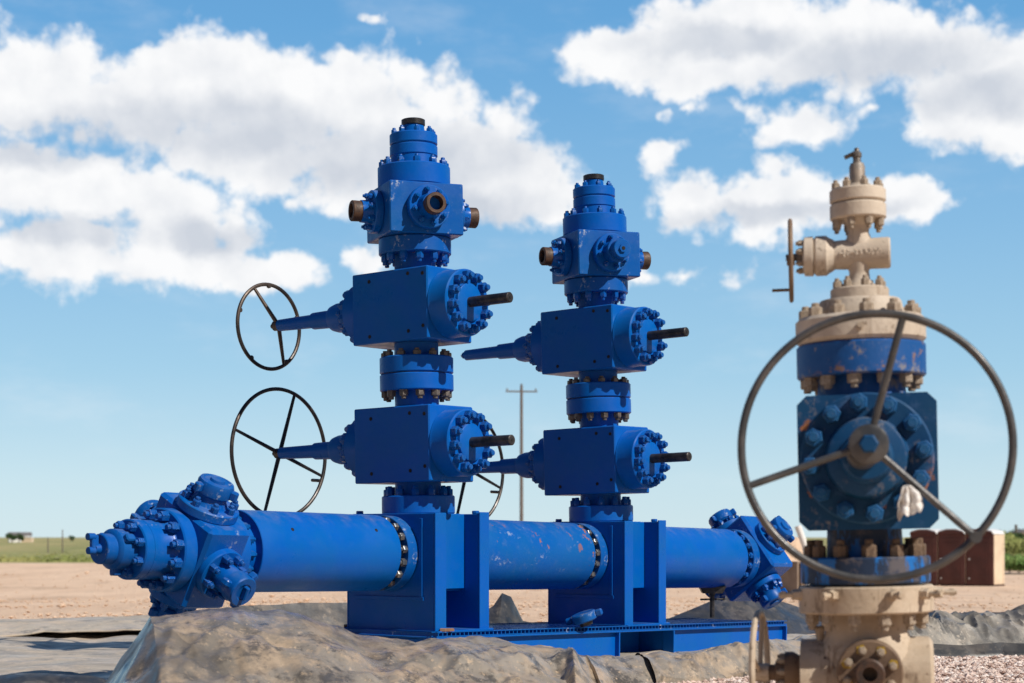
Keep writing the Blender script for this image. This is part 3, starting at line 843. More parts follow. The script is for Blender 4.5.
# ---- pedestals
def pedestal(tc, ztop, hb=0.37):
    o = Vector((-0.6145, 11.5, 0)) + Vector((0.6225, 0.7826, 0)) * tc
    Fm = frame(o, Vector((0.7826, -0.6225, 0)), Vector((0.6225, 0.7826, 0)), Vector((0, 0, 1)))
    zb = 0.274 - 0.021 * tc
    zt = ztop
    m = MB()
    m.cbox(-hb, 0.372, -0.275, -0.255, zb, zt, 0.003)                  # left plate
    m.cbox(0.3725, 0.388, -0.276, -0.17, zb, zt + 0.004, 0.003)          # front left column flange
    m.cbox(0.26, 0.372, -0.2545, -0.24, zb, zt, 0.002)
    m.cbox(0.25, 0.268, -0.239, 0.149, zb + 0.27, zt, 0.003)             # recessed front plate
    m.cbox(0.15, 0.249, -0.2, 0.149, zb + 0.27, zb + 0.285, 0.002)
    m.cbox(-hb + 0.01, 0.386, 0.15, 0.165, zb, zt, 0.003)                     # right column web
    m.cbox(0.3865, 0.40, 0.149, 0.246, zb, zt + 0.012, 0.003)            # right column flange
    m.cbox(0.26, 0.386, 0.2, 0.214, zb, zt, 0.002)
    m.cbox(-hb + 0.01, 0.25, 0.225, 0.245, zb, zt, 0.003)                     # rear/right plate
    m.cbox(-hb - 0.015, -hb - 0.001, -0.276, 0.246, zb, zt, 0.003)                 # back plate
    m.cbox(-hb + 0.01, 0.245, -0.25, 0.14, zt - 0.03, zt + 0.002, 0.003)      # top plate
    m.cbox(-0.24, 0.24, -0.22, 0.14, 0.53, zt - 0.031, 0.004)            # studded block inside
    # raised border on the left plate
    m.cbox(-hb + 0.06, 0.29, -0.283, -0.2755, zb + 0.20, zb + 0.225, 0.002)
    m.cbox(0.255, 0.28, -0.283, -0.2755, zb + 0.226, zt - 0.03, 0.002)
    # base plates
    m.cbox(-hb - 0.03, 0.425, -0.29, 0.26, zb - 0.003, zb + 0.012, 0.002)
    # lifting lugs on top
    for hx, t in ((-hb + 0.03, -0.2), (0.33, 0.19)):
        m.disc(zt + 0.0, zt + 0.022, 0.024, 8, T(hx, t, 0), 0.004)
    return obj('pedestal', m, 'blue', root, Fm)
pedestal(0.0, 1.03)
pedestal(2.09, 0.993, 0.30)

# ---- large pipe spools
def spool(t0, t1, mat, gapL=True, gapR=True, label=None):
    Fm = pipe_frame(t0) @ ZY
    L = t1 - t0; R = 0.2425
    m = MB()
    m.lathe([(0, R - 0.045), (0, R - 0.004), (0.004, R), (L - 0.004, R), (L, R - 0.004), (L, R - 0.045)], 96)
    o = obj('pipe', m, mat, root, Fm)
    if label: o['label'] = label
    return o
def gap(part, ta, tb, tn, t_end, mat='brown_bolt', n=12):
    """recess with studs between pipe end ta..tb and end flange tb..t_end"""
    m = MB()
    L = tb - ta
    m.cm = 1; m.lathe([(-0.02, 0.185), (L + 0.01, 0.185)], 64); m.cm = 0  # dark core colours in the shade; the recess itself is blue paint
    e = t_end - tb
    m.lathe([(L, 0.16), (L, 0.2385), (L + 0.004, 0.2425), (L + e - 0.004, 0.2425), (L + e, 0.2385), (L + e, 0.16)], 96)
    Fm = pipe_frame(ta) @ ZY
    fl = obj('pipe_flange', m, ['blue_worn', 'gun'], root, Fm)
    # studs with nuts in the recess
    bolts(root, fl, Fm @ T(0, 0, L) @ RX(pi), n, 0.214, 0.026, mat, 0.12, 1.3)
pipe1 = spool(-1.62, -0.433, 'blue')
gap(pipe1, -0.433, -0.366, 0, -0.2765, 'steel', 16)
pipe2 = spool(0.36, 1.656, 'blue_rusty', label='scratched middle pipe with rust spots and bare scrapes')
gap(pipe2, 1.656, 1.723, 0, 1.812, 'steel', 16)
pipe3 = spool(2.45, 3.79, 'blue')
gap(pipe3, 3.79, 3.88, 0, 3.98, 'blue_bolt', 16)
for tt in (0.247, 2.337):
    m = MB(); m.lathe([(0, 0.20), (0, 0.24), (0.05, 0.24), (0.05, 0.17), (0.12, 0.17)], 64)
    obj('pipe_flange', m, 'blue_worn', root, pipe_frame(tt) @ ZY)
# small plugs on the first pipe
for t, a in ((-1.35, 1.0), (-0.62, 0.95)):
    m = MB(); m.disc(0.2405, 0.2455, 0.012, 12, T(0, t + 1.0, 0) @ RY(a) , 0.002)
    obj('plug', m, 'gun', root, pipe_frame(-1.0))

# ---- handwheel
def handwheel(parent, Fm, R, nsp, ph, dish, mat='wheel', r=0.0135, lugs=4, handle=True, flat=True):
    """axis local z (outward); hub at origin, rim at z=dish"""
    m = MB()
    m.torus(R, r, T(0, 0, dish), 96, 10)
    m.lathe([(-0.03, 0.028), (-0.025, 0.036), (0.03, 0.036), (0.035, 0.03)], 20)
    m.lathe([(0.03, 0.016), (0.06, 0.016)], 12)
    for a in (ph if isinstance(ph, (list, tuple)) else [2 * pi * k / nsp + ph for k in range(nsp)]):
        q0 = Vector((0.02 * cos(a), 0.02 * sin(a), 0)); q1 = Vector((R * cos(a), R * sin(a), dish))
        m.tube([q0, q0.lerp(q1, 0.5), q1], r * 1.15 if flat else r, 8, False, r * 0.8)
    ph = ph[0] if isinstance(ph, (list, tuple)) else ph
    for k in range(lugs):
        a = 2 * pi * (k + 0.4) / max(lugs, 1) + ph
        m.disc(-0.012, 0.012, 0.018, 8, T((R - 0.008) * cos(a), (R - 0.008) * sin(a), dish), 0.004)
    if handle:
        a = ph + RAD(95)
        q = Vector((R * 0.97 * cos(a), R * 0.97 * sin(a), dish))
        m.tube([q, q + Vector((-0.08 * cos(a) * 0.2, 0.02, 0.10))], 0.012, 8)
    return obj('handwheel', m, mat, parent, Fm)

# ---- frac gate valve
def gate_valve(F0, zc, hh, wheel, label=None, worn='blue'):
    m = MB()
    m.cbox(-0.365, 0.295, -0.22, 0.22, zc - hh, zc + hh, 0.008)
    o = obj('gate_valve', m, 'blue', root, F0)
    if label: o['label'] = label
    # drilled and plugged holes on the plain face
    for x, z in ((-0.21, 0.175), (0.13, 0.195), (0.255, 0.185), (-0.21, -0.185), (0.13, -0.175), (0.255, -0.15)):
        pm = MB(); pm.lathe([(0, 0.0125), (0.003, 0.0125)], 12, T(x, -0.2195, zc + z) @ ZMY)
        obj('plug_hole', pm, 'black', o, F0)
    # big bonnet on +x
    b = MB()
    Mx = T(0.295, 0, zc) @ ZX
    b.lathe([(0, 0.218), (0.004, 0.222), (0.02, 0.216), (0.142, 0.216), (0.15, 0.208)], 80, Mx)
    b.lathe([(0.15, 0.125), (0.17, 0.122), (0.174, 0.116)], 48, Mx)
    bn = obj('bonnet', b, 'blue_worn' if worn != 'blue' else 'blue', o, F0)
    bolts(root, bn, F0 @ Mx @ T(0, 0, 0.15), 12, 0.172, 0.034, 'blue_bolt', 0.14, 1.35)
    s = MB()
    s.lathe([(0.17, 0.034), (0.495, 0.034), (0.50, 0.029)], 28, Mx)
    s.cm = 1
    s.lathe([(0.4995, 0.011), (0.502, 0.011)], 14, Mx)
    obj('stem', s, ['gun', 'black'], o, F0)
    # stepped stem housing on -x
    My = T(-0.365, 0, zc) @ ZMX
    c = MB()
    c.lathe([(0, 0.208), (0.105, 0.208), (0.11, 0.203)], 64, My)
    c.lathe([(0.11, 0.135), (0.20, 0.13), (0.205, 0.125)], 48, My)
    c.lathe([(0.205, 0.105), (0.33, 0.10), (0.375, 0.088), (0.38, 0.062), (0.57, 0.058), (0.575, 0.047), (0.91, 0.041), (0.915, 0.034)], 36, My)
    for k in range(4):
        a = k * pi / 2 + 0.5
        c.lathe([(0.0, 0.012), (0.03, 0.012)], 8, My @ T(0.058 * cos(a), 0.058 * sin(a), 0.375))
    hs = obj('stem_housing', c, 'blue', o, F0)
    bolts(root, hs, F0 @ My @ T(0, 0, 0.11), 12, 0.172, 0.033, 'blue_bolt', 0.3, 1.3)
    bolts(root, hs, F0 @ My @ T(0, 0, 0.205), 8, 0.112, 0.021, 'blue_bolt', 0.1, 1.5)
    Wf = F0 @ My @ T(0, 0, 0.93)
    if wheel == 'small':
        handwheel(o, Wf, 0.298, 3, (RAD(-28), RAD(152), RAD(72)), 0.09, 'wheel', 0.0135, 5, False)
    elif wheel == 'large':
        handwheel(o, Wf, 0.452, 4, RAD(20), 0.0, 'wheel', 0.0135, 0, True)
    else:
        e = MB(); e.lathe([(0.915, 0.026), (0.94, 0.026), (0.965, 0.008)], 16, My)
        obj('stem_tip', e, 'blue_bolt', o, F0)
    return o

def flange(F0, z0, z1, R, name='flange', mat='blue', n=12, rc=None, size=0.024, up=True, bmat='blue_bolt', ph=0.0, neck=None, label=None, hgt=1.5):
    m = MB()
    m.disc(z0, z1, R, 72, None, 0.007)
    if neck:
        for (a, b, ra, rb) in neck: m.lathe([(a, ra), (b, rb)], 48)
    o = obj(name, m, mat, root, F0)
    if label: o['label'] = label
    if n:
        if up: bolts(root, o, F0 @ T(0, 0, z1), n, rc or R - 0.038, size, bmat, ph, hgt)
        else: bolts(root, o, F0 @ T(0, 0, z0) @ RX(pi), n, rc or R - 0.038, size, bmat, ph, hgt)
    return o

def outlet(block, Fm, kind, size=1.0):
    """outlet assembly: local z outward, origin on block face"""
    m = MB(); m.disc(0, 0.055, 0.14, 48, None, 0.006)
    m.lathe([(0.055, 0.085), (0.09, 0.074), (0.12, 0.072)], 32)
    o = obj('outlet_flange', m, 'blue_block', block, Fm)
    bolts(root, o, Fm @ T(0, 0, 0.055), 8, 0.108, 0.0185, 'blue_bolt', 0.2, 1.5)
    if kind == 'open':
        e = MB()
        e.lathe([(0.10, 0.066), (0.178, 0.068), (0.183, 0.064), (0.183, 0.046), (0.06, 0.044)], 36, None, False)
        e2 = obj('open_pipe_end', e, 'rust', o, Fm)
        e = MB(); e.lathe([(0.07, 0.0455), (0.075, 0.0455)], 24)
        obj('bore', e, 'black', o, Fm)
    else:
        e = MB()
        e.lathe([(0.12, 0.085), (0.15, 0.088), (0.155, 0.084)], 32)
        e.lathe([(0.155, 0.070), (0.215, 0.068), (0.22, 0.063)], 32)
        e.lathe([(0.22, 0.030), (0.235, 0.030)], 6)
        e.cm = 1
        e.lathe([(0.2345, 0.014), (0.237, 0.014)], 12)
        obj('blank_plug', e, ['blue_worn', 'black'], o, Fm)

def stack(o, lean, dz, wheels, plug, tag1, tag2):
    F0 = stack_frame(o, lean) @ T(0, 0, dz)
    flange(F0, 1.03, 1.15, 0.24, n=12, size=0.027, neck=[(1.149, 1.25, 0.155, 0.15)], ph=0.1, hgt=1.6)
    gate_valve(F0, 1.482, 0.246, wheels[0], tag1)
    flange(F0, 1.834, 1.944, 0.242, up=False, bmat='brown_bolt', size=0.03, neck=[(1.725, 1.836, 0.145, 0.145)], ph=0.22, hgt=1.35)
    flange(F0, 1.950, 2.058, 0.242, up=True, bmat='brown_bolt', size=0.028, neck=[(2.056, 2.152, 0.145, 0.145)], ph=0.22, hgt=1.1)
    m = MB(); m.lathe([(1.943, 0.215), (1.951, 0.215)], 48); obj('ring_gasket', m, 'gun', root, F0)
    gate_valve(F0, 2.380, 0.233, wheels[1], tag2)
    flange(F0, 2.728, 2.833, 0.238, up=False, mat='blue_worn', size=0.027, neck=[(2.61, 2.73, 0.135, 0.135)], ph=0.18, hgt=1.7)
    # cross block, turned against the valves
    Fc = F0 @ RZ(RAD(22 + 38.5))
    m = MB(); m.cbox(-0.25, 0.25, -0.25, 0.25, 2.835, 3.166, 0.007)
    blk = obj('cross_block', m, 'blue_worn', root, Fc)
    outlet(blk, Fc @ T(0, -0.25, 3.0) @ ZMY, 'plug' if plug else 'open')
    outlet(blk, Fc @ T(-0.25, 0, 3.0) @ ZMX, 'open')
    outlet(blk, Fc @ T(0.25, 0, 3.0) @ ZX, 'open')
    outlet(blk, Fc @ T(0, 0.25, 3.0) @ ZY, 'open')
    flange(F0, 3.168, 3.305, 0.238, size=0.024, rc=0.208, ph=0.3, neck=[(3.30, 3.375, 0.155, 0.15)], hgt=1.4)
    flange(F0, 3.372, 3.446, 0.157, n=0)
    flange(F0, 3.4505, 3.522, 0.157, size=0.02, n=8, rc=0.128, ph=0.1, neck=[(3.44, 3.46, 0.145, 0.145), (3.52, 3.585, 0.078, 0.070)], hgt=1.4)
    m = MB(); m.lathe([(3.58, 0.074), (3.585, 0.078), (3.618, 0.078), (3.622, 0.07), (3.622, 0.05), (3.60, 0.045)], 40)
    c = obj('top_cap', m, 'gun', root, F0)
stack(Vector((-0.6145 + 0.014, 11.5, 0.0)), 0.0135, 0.0, ('large', 'small'), False,
      'lower gate valve of the left stack with a large handwheel', 'upper gate valve of the left stack with a small handwheel')
stack(Vector((0.669 + 0.02, 13.09, 0.0)), 0.022, -0.036, ('large', None), True,
      'lower gate valve of the right stack', 'upper gate valve of the right stack without a handwheel')

# ---- end blocks with radial unions
def union(parent, Fm, big=1.0, cap=True):
    m = MB(); R = 0.165 * big
    m.disc(0, 0.055, R, 56, None, 0.006)
    m.lathe([(0.055, 0.10 * big), (0.09, 0.082 * big), (0.13, 0.08 * big)], 36)
    o = obj('outlet_flange', m, 'blue_block', parent, Fm)
    bolts(root, o, Fm @ T(0, 0, 0.055), 8, R - 0.036, 0.026, 'blue_bolt', 0.3, 1.4)
    c = MB()
    c.lathe([(0.105, 0.088), (0.12, 0.104), (0.175, 0.106), (0.192, 0.098), (0.196, 0.082), (0.190, 0.074), (0.190, 0.045), (0.205, 0.04)], 48)
    for k in range(3):
        a = 2 * pi * k / 3 + 0.5
        c.cbox(0.098, 0.142, -0.021, 0.021, 0.125, 0.178, 0.008, RZ(a))
    obj('union_cap', c, 'blue_worn', o, Fm)

def end_block(tc0, tc1, half, phi, left):
    Fm = pipe_frame((tc0 + tc1) / 2)
    L = (tc1 - tc0) / 2
    m = MB()
    R = Fm @ RY(RAD(phi))                      # z' leans towards the camera by phi
    m.cbox(-half, half, -L, L, -half, half, 0.02)
    o = obj('junction_block', m, 'blue_block', root, R)
    for k in range(4):
        G = R @ RY(k * pi / 2) @ T(0, 0, half)
        if left and k == 1:
            # clamped hub with a stub and wing cap
            a = MB(); a.disc(0, 0.05, 0.15, 48, None, 0.006); a.lathe([(0.05, 0.085), (0.21, 0.078), (0.215, 0.07)], 36)
            f = obj('outlet_flange', a, 'blue_block', o, G)
            bolts(root, f, G @ T(0, 0, 0.05), 8, 0.118, 0.025, 'blue_bolt', 0.3, 1.8)
            a = MB(); a.lathe([(0.15, 0.080), (0.155, 0.090), (0.235, 0.090), (0.243, 0.084), (0.243, 0.05), (0.236, 0.045)], 40)
            a.cbox(-0.04, 0.04, -0.013, 0.013, 0.237, 0.275, 0.006)
            for q in range(3): a.cbox(0.084, 0.128, -0.02, 0.02, 0.165, 0.215, 0.008, RZ(q * 2.094 + 0.2))
            obj('union_cap', a, 'blue_worn', f, G)
        else:
            union(o, G, 1.08 if (left and k == 0) else 0.95)
    return o, Fm
blkL, _ = end_block(-2.10, -1.79, 0.25, 28, True)
blkR, _ = end_block(3.985, 4.33, 0.265, 53, False)
# flange between left block and pipe one
Fm = pipe_frame(-1.79) @ ZY
m = MB(); m.disc(0, 0.10, 0.225, 72, None, 0.006); m.lathe([(0.10, 0.185), (0.19, 0.185)], 64)
fl = obj('pipe_flange', m, 'blue', root, Fm)
bolts(root, fl, Fm @ T(0, 0, 0.10), 14, 0.197, 0.024, 'blue_bolt', 0.1, 1.6)
# axial end on the left: flange, adapter, hammer cap with wing
Fm = pipe_frame(-2.10) @ ZMY
m = MB(); m.disc(0, 0.095, 0.236, 80, None, 0.008); m.lathe([(0.095, 0.175), (0.11, 0.165), (0.255, 0.165)], 56)
fl = obj('end_flange', m, 'blue_block', root, Fm)
bolts(root, fl, Fm @ T(0, 0, 0.095), 12, 0.20, 0.031, 'blue_bolt', 0.15, 1.6)
Fm = Fm @ Matrix.Diagonal((1, 1, 0.89, 1))
m = MB(); m.disc(0.256, 0.285, 0.168, 64, None, 0.005); m.lathe([(0.285, 0.168), (0.345, 0.168), (0.352, 0.160)], 64)
fl2 = obj('end_adapter', m, 'blue_block', root, Fm)
bolts(root, fl2, Fm @ T(0, 0, 0.352), 8, 0.137, 0.026, 'blue_bolt', 0.3, 1.6)
m = MB(); m.lathe([(0.35, 0.10), (0.39, 0.10), (0.395, 0.112), (0.47, 0.112), (0.485, 0.10), (0.49, 0.085), (0.56, 0.083), (0.565, 0.078)], 48)
for q in range(3): m.cbox(0.10, 0.145, -0.022, 0.022, 0.405, 0.465, 0.008, RZ(q * 2.094 + 0.5))
hc = obj('hammer_cap', m, 'blue_worn', root, Fm)
m = MB(); m.lathe([(0.56, 0.03), (0.60, 0.024)], 16)
m.cbox(-0.016, 0.016, -0.015, 0.075, 0.575, 0.625, 0.006); m.lathe([(0.60, 0.022), (0.645, 0.02)], 12, T(0, -0.01, 0)); m.lathe([(0.60, 0.02), (0.65, 0.02)], 12, T(0, 0.065, 0))
obj('wing_nut', m, 'blue_worn', hc, Fm)

# jack under the right pipe end
Fj = T(*(Vector((-0.6145, 11.5, 0)) + Vector((0.6225, 0.7826, 0)) * 3.62))
jk = empty('pipe_jack', 'dark screw jack post standing on the skid under the right pipe end', 'jack stand', Fj)
m = MB(); m.lathe([(0.22, 0.02), (0.40, 0.02), (0.405, 0.028), (0.46, 0.026)], 14)
obj('post', m, 'gun', jk, Fj)
m = MB(); m.tube([(-0.10, -0.06, 0.37), (0.10, 0.06, 0.37)], 0.008, 8); m.disc(-0.01, 0.01, 0.014, 8, T(0.10, 0.06, 0.37), 0.003)
obj('turning_bar', m, 'gun', jk, Fj)
m = MB(); m.prism([(-0.11, 0.02), (0.11, 0.02), (0.08, -0.035), (-0.08, -0.035)], -0.06, 0.06, T(0, 0, 0.455) @ RX(pi / 2))
obj('saddle', m, 'gun', jk, Fj)

# loose coupling lying on the skid
lc = T(0.50, 12.15, 0.325) @ RZ(RAD(-20)) @ RX(RAD(12)) @ RY(RAD(-16))
m = MB(); m.lathe([(-0.03, 0.055), (-0.03, 0.082), (-0.022, 0.09), (0.022, 0.09), (0.03, 0.08), (0.03, 0.055)], 40)
m.lathe([(-0.028, 0.054), (0.028, 0.054)], 32)
for a in (0.15, 0.15 + pi): m.cbox(0.085, 0.135, -0.022, 0.022, -0.022, 0.024, 0.009, RZ(a))
co = empty('pipe_coupling', 'small loose blue hammer union ring leaning on the skid grating', 'pipe coupling', lc)
obj('union_ring', m, 'blue_worn', co, lc)
m = MB(); m.lathe([(-0.06, 0.045), (-0.031, 0.05)], 24); obj('thread_end', m, 'gun', co, lc)
for (px, Y, rz, ln, lab) in ((368, 11.62, 0.35, 0.17, 'splintered brown board scrap beside the left corner of the near pedestal'), (447, 11.06, 0.1, 0.045, 'small brown board chip at the front foot of the near pedestal')):
    b = MB(); b.prism([(-ln, -0.02), (-ln * 0.3, -0.028), (ln, -0.012), (ln * 0.8, 0.018), (ln * 0.1, 0.012), (-ln * 0.9, 0.02)], 0, 0.016)
    tag(obj('board_scrap', b, 'board', None, T((px - 512) / F * Y, Y, 0.276 + 0.01) @ RZ(rz) @ RX(0.05)), lab, 'board')

# ------------------------------------------------------------------ WELLHEAD
WY = 6.5
def wx(px): return (px - 512) / F * WY
def wz(py): return H + (537 - py) / F * WY
ww = Vector((wx(869.3), WY, 0))
lean = 0.020
va = atan((869 - 512) / F)
zq = Vector((-lean, 0, 1)).normalized(); xq = Vector((cos(va), -sin(va), lean)).normalized()
WF = frame(ww, xq, zq.cross(xq), zq)
wroot = empty('wellhead', 'tan and dark blue wellhead valve tree at the right with a big grey handwheel', 'wellhead', WF)
def wl(py): return wz(py)
def wpart(name, mb, mats, parent=None, M=None): return obj(name, mb, mats, parent or wroot, WF @ (M or I4))
def wflange(z0, z1, R, mat, name='flange', n=0, rc=None, size=0.02, up=True, bmat='beige_bolt', ph=0.0, hgt=1.5, extra=(), c=0.006):
    m = MB(); m.disc(z0, z1, R, 72, None, c)
    for pr in extra: m.lathe(pr, 48)
    o = wpart(name, m, mat)
    if n: bolts(wroot, o, WF @ (T(0, 0, z1) if up else T(0, 0, z0) @ RX(pi)), n, rc or R - 0.035, size, bmat, ph, hgt)
    return o
# casing head at the bottom
m = MB()
m.lathe([(-0.3, 0.15), (0.16, 0.15), (0.17, 0.17), (0.20, 0.21)], 56)
m.lathe([(-0.245, 0.10), (-0.24, 0.158), (-0.13, 0.16), (-0.125, 0.165), (0.225, 0.165), (0.238, 0.15)], 64, T(0, 0, wl(681)) @ ZX)
m.lathe([(wl(690), 0.19), (wl(650), 0.188), (wl(640), 0.165), (wl(628), 0.145), (wl(612), 0.145)], 56)
hd = wpart('casing_head', m, 'beige_dirty')
# front outlet with yellow marks
Gf = T(0.01, -0.21, wl(668)) @ ZMY
m = MB(); m.disc(-0.06, 0.03, 0.118, 48, None, 0.006)
m.cm = 1
for a in (0.35, 1.1, 1.9, 2.75, 3.6, 5.2): m.lathe([(0.0302, 0.02), (0.032, 0.02)], 5, RZ(a) @ T(0.088, 0, 0), True, a)
of = wpart('outlet_flange', m, ['orange_bolt', 'yellow'], hd, Gf)
bolts(wroot, of, WF @ Gf @ T(0, 0, 0.03), 8, 0.084, 0.0165, 'beige_bolt', 0.3, 1.0)
m = MB(); m.lathe([(0.03, 0.054), (0.085, 0.054), (0.09, 0.048), (0.09, 0.026), (0.0, 0.024)], 32, None, False)
wpart('outlet_bore', m, 'rust', of, Gf)
m = MB(); m.lathe([(0.02, 0.025), (0.025, 0.025)], 20); wpart('bore_hole', m, 'black', of, Gf)
# flange with lock screws
sf = wflange(wl(612), wl(585), 0.246, 'beige_dirty', 'tubing_flange', 12, 0.205, 0.026, False, 'beige_bolt', 0.2, 1.6)
for a in (-2.85, -2.05, -1.18, -0.62, -0.05, 0.8, 1.6, 2.5):
    m = MB(); Ms = T(0, 0, wl(593)) @ RZ(a) @ T(0.243, 0, 0) @ ZX
    m.lathe([(0, 0.022), (0.012, 0.022), (0.013, 0.02), (0.035, 0.02)], 6, Ms)
    m.lathe([(0.03, 0.010), (0.085, 0.010)], 10, Ms)
    m.cbox(-0.014, 0.014, -0.007, 0.007, 0.06, 0.078, 0.002, Ms)
    wpart('lock_screw', m, 'beige_dirty', sf)
m = MB(); m.lathe([(wl(586), 0.20), (wl(582), 0.20)], 48); wpart('ring_gasket', m, 'gun')
lf = wflange(wl(583), wl(556.5), 0.237, 'shaded_flange', 'flange', 12, 0.198, 0.027, True, 'orange_bolt', 0.08, 1.65, [[(wl(557), 0.14), (wl(520), 0.135)]])
lf['label'] = 'lower flange with overhang shade painted dark and patches of bright blue paint'
# main gate valve
m = MB()
s = 0.258; k = 0.035
poly = [(-s, -s + k), (-s + k, -s), (s - k, -s), (s, -s + k), (s, s - k), (s - k, s), (-s + k, s), (-s, s - k)]
Mb = T(0.016, 0.215, (wl(397) + wl(531)) / 2) @ RX(pi / 2)
m.prism([(x * 0.955, y * 0.945) for x, y in poly], 0, 0.43, Mb)
mv = wpart('gate_valve', m, 'navy')
mv['label'] = 'dark blue gate valve with chipped paint and a very large handwheel'
zc = wl(461)
Gb = T(0.014, -0.215, zc) @ ZMY
b = MB(); b.lathe([(0, 0.236), (0.035, 0.236), (0.042, 0.229)], 80)
b.lathe([(0.042, 0.150), (0.10, 0.138), (0.105, 0.130)], 56)
b.lathe([(0.105, 0.095), (0.20, 0.085), (0.205, 0.078)], 48)
bn = wpart('bonnet', b, 'navy', mv, Gb)
bolts(wroot, bn, WF @ Gb @ T(0, 0, 0.042), 12, 0.20, 0.034, 'navy_bolt', 0.12, 1.2)
m = MB(); m.lathe([(0.0, 0.058), (0.22, 0.052), (0.225, 0.045)], 32, T(0, 0, 0.2)); m.cm = 1
wpart('stem', m, 'wheel_grey', mv, T(0.0, -0.215, wl(458)) @ ZMY)
# big handwheel: rim about 0.75 m in front of the valve axis
cz = H + (537 - 446) / F * 5.76
Wq = WF @ T(0.042, -0.755, cz) @ ZMY
m = MB(); r = 0.0135
m.torus(0.437, r, None, 128, 12)
m.lathe([(-0.10, 0.05), (-0.09, 0.066), (-0.02, 0.066), (-0.015, 0.055)], 40, T(-0.02, 0.01, 0))
m.cm = 1; m.lathe([(-0.015, 0.034), (0.015, 0.032), (0.02, 0.026)], 6, T(-0.02, 0.01, 0)); m.cm = 0
for a in (RAD(77), RAD(196), RAD(316)):
    q1 = Vector((0.437 * cos(a), 0.437 * sin(a), 0)); q0 = Vector((0.03 * cos(a) - 0.02, 0.03 * sin(a) + 0.01, -0.05))
    m.tube([q0, q0.lerp(q1, 0.5) + Vector((0, 0, 0.0)), q1], 0.0125, 10)
qb = Vector((0.437 * cos(RAD(316)), 0.437 * sin(RAD(316)), 0))
m.lathe([(-0.025, 0.02), (0.025, 0.02)], 12, T(*qb))
obj('handwheel', m, ['wheel_grey', 'navy'], mv, Wq)
m = MB(); m.tube([(0.0, -0.40, wl(460)), (0.022, -0.67, cz + 0.01)], 0.03, 14)
wpart('stem_nut', m, 'gun', mv)
# upper flanges
wflange(wl(378), wl(345.5), 0.236, 'scuffed', 'flange', 12, 0.200, 0.026, False, 'beige_bolt', 0.12, 1.3, [[(wl(400), 0.165), (wl(377), 0.155)]])['label'] = 'blue flange with scraped paint below the tan flange'
m = MB(); m.lathe([(wl(346), 0.222), (wl(344.3), 0.222)], 64); wpart('ring_gasket', m, 'gun')
tf = wflange(wl(344.5), wl(318), 0.238, 'beige', 'flange', 12, 0.200, 0.026, True, 'beige_bolt', 0.12, 1.25,
        [[(wl(319), 0.165), (wl(303), 0.152), (wl(300.5), 0.145)]], 0.014)
m = MB(); m.lathe([(0, 0.014), (0.02, 0.014)], 6, T(0, -0.236, wl(333)) @ ZMY); m.lathe([(0.02, 0.009), (0.04, 0.009)], 10, T(0, -0.236, wl(333)) @ ZMY)
wpart('bleed_screw', m, 'beige_bolt', tf)
wflange(wl(300.5), wl(288.5), 0.107, 'beige', 'flange', 8, 0.084, 0.0155, True, 'beige_bolt', 0.25, 1.7)
# small cast valve
zv = wl(254)
m = MB()
m.lathe([(wl(289), 0.062), (wl(280), 0.040), (wl(272), 0.036), (wl(266), 0.045), (wl(240), 0.048), (wl(233), 0.038), (wl(226), 0.042), (wl(220), 0.066)], 40)
m.lathe([(-0.128, 0.052), (-0.10, 0.052), (-0.05, 0.055), (0.108, 0.058), (0.115, 0.053)], 48, T(0, 0, zv) @ ZX)
m.lathe([(-0.165, 0.064), (-0.155, 0.074), (-0.118, 0.074), (-0.112, 0.068), (-0.09, 0.056)], 48, T(0, 0, zv) @ ZX)
m.lathe([(-0.205, 0.058), (-0.198, 0.072), (-0.168, 0.074), (-0.166, 0.07)], 48, T(0, 0, zv) @ ZX)
# worn cast marks on the body
rr = random.Random(2)
for k in range(9):
    x = -0.055 + k * 0.0155; hh_ = rr.uniform(0.008, 0.016)
    for q in range(2):
        m.cbox(-0.004, 0.004, -0.0585, -0.050, -hh_, hh_, 0.0015, T(x + rr.uniform(-.002, .002), 0, zv + rr.uniform(-.003, .003)) @ RY(rr.choice((0, 0, 1.57, 0.5, -0.4))))
sv = wpart('small_valve', m, 'beige')
sv['label'] = 'small tan cast valve with a side handwheel seen edge on'
bolts(wroot, sv, WF @ T(-0.205, 0, zv) @ ZMX, 8, 0.055, 0.0115, 'beige_bolt', 0.2, 1.5)
m = MB(); m.lathe([(0.20, 0.03), (0.225, 0.026), (0.23, 0.014), (0.268, 0.012)], 20, T(0, 0, zv) @ ZMX)
wpart('stem', m, 'brown_bolt', sv)
Wh = WF @ T(-0.25, 0, zv - 0.012) @ RZ(RAD(2.6)) @ ZMX
m = MB(); m.torus(0.148, 0.0085, None, 64, 8); m.lathe([(-0.015, 0.018), (0.015, 0.018)], 12)
for q in range(3):
    a = q * 2.094 + 0.4
    m.tube([(0, 0, 0), (0.148 * cos(a), 0.148 * sin(a), 0)], 0.007, 8)
m.tube([(-0.093, 0.115, 0), (-0.093, 0.115, 0.072)], 0.006, 8)
obj('handwheel', m, 'orange_bolt', sv, Wh)
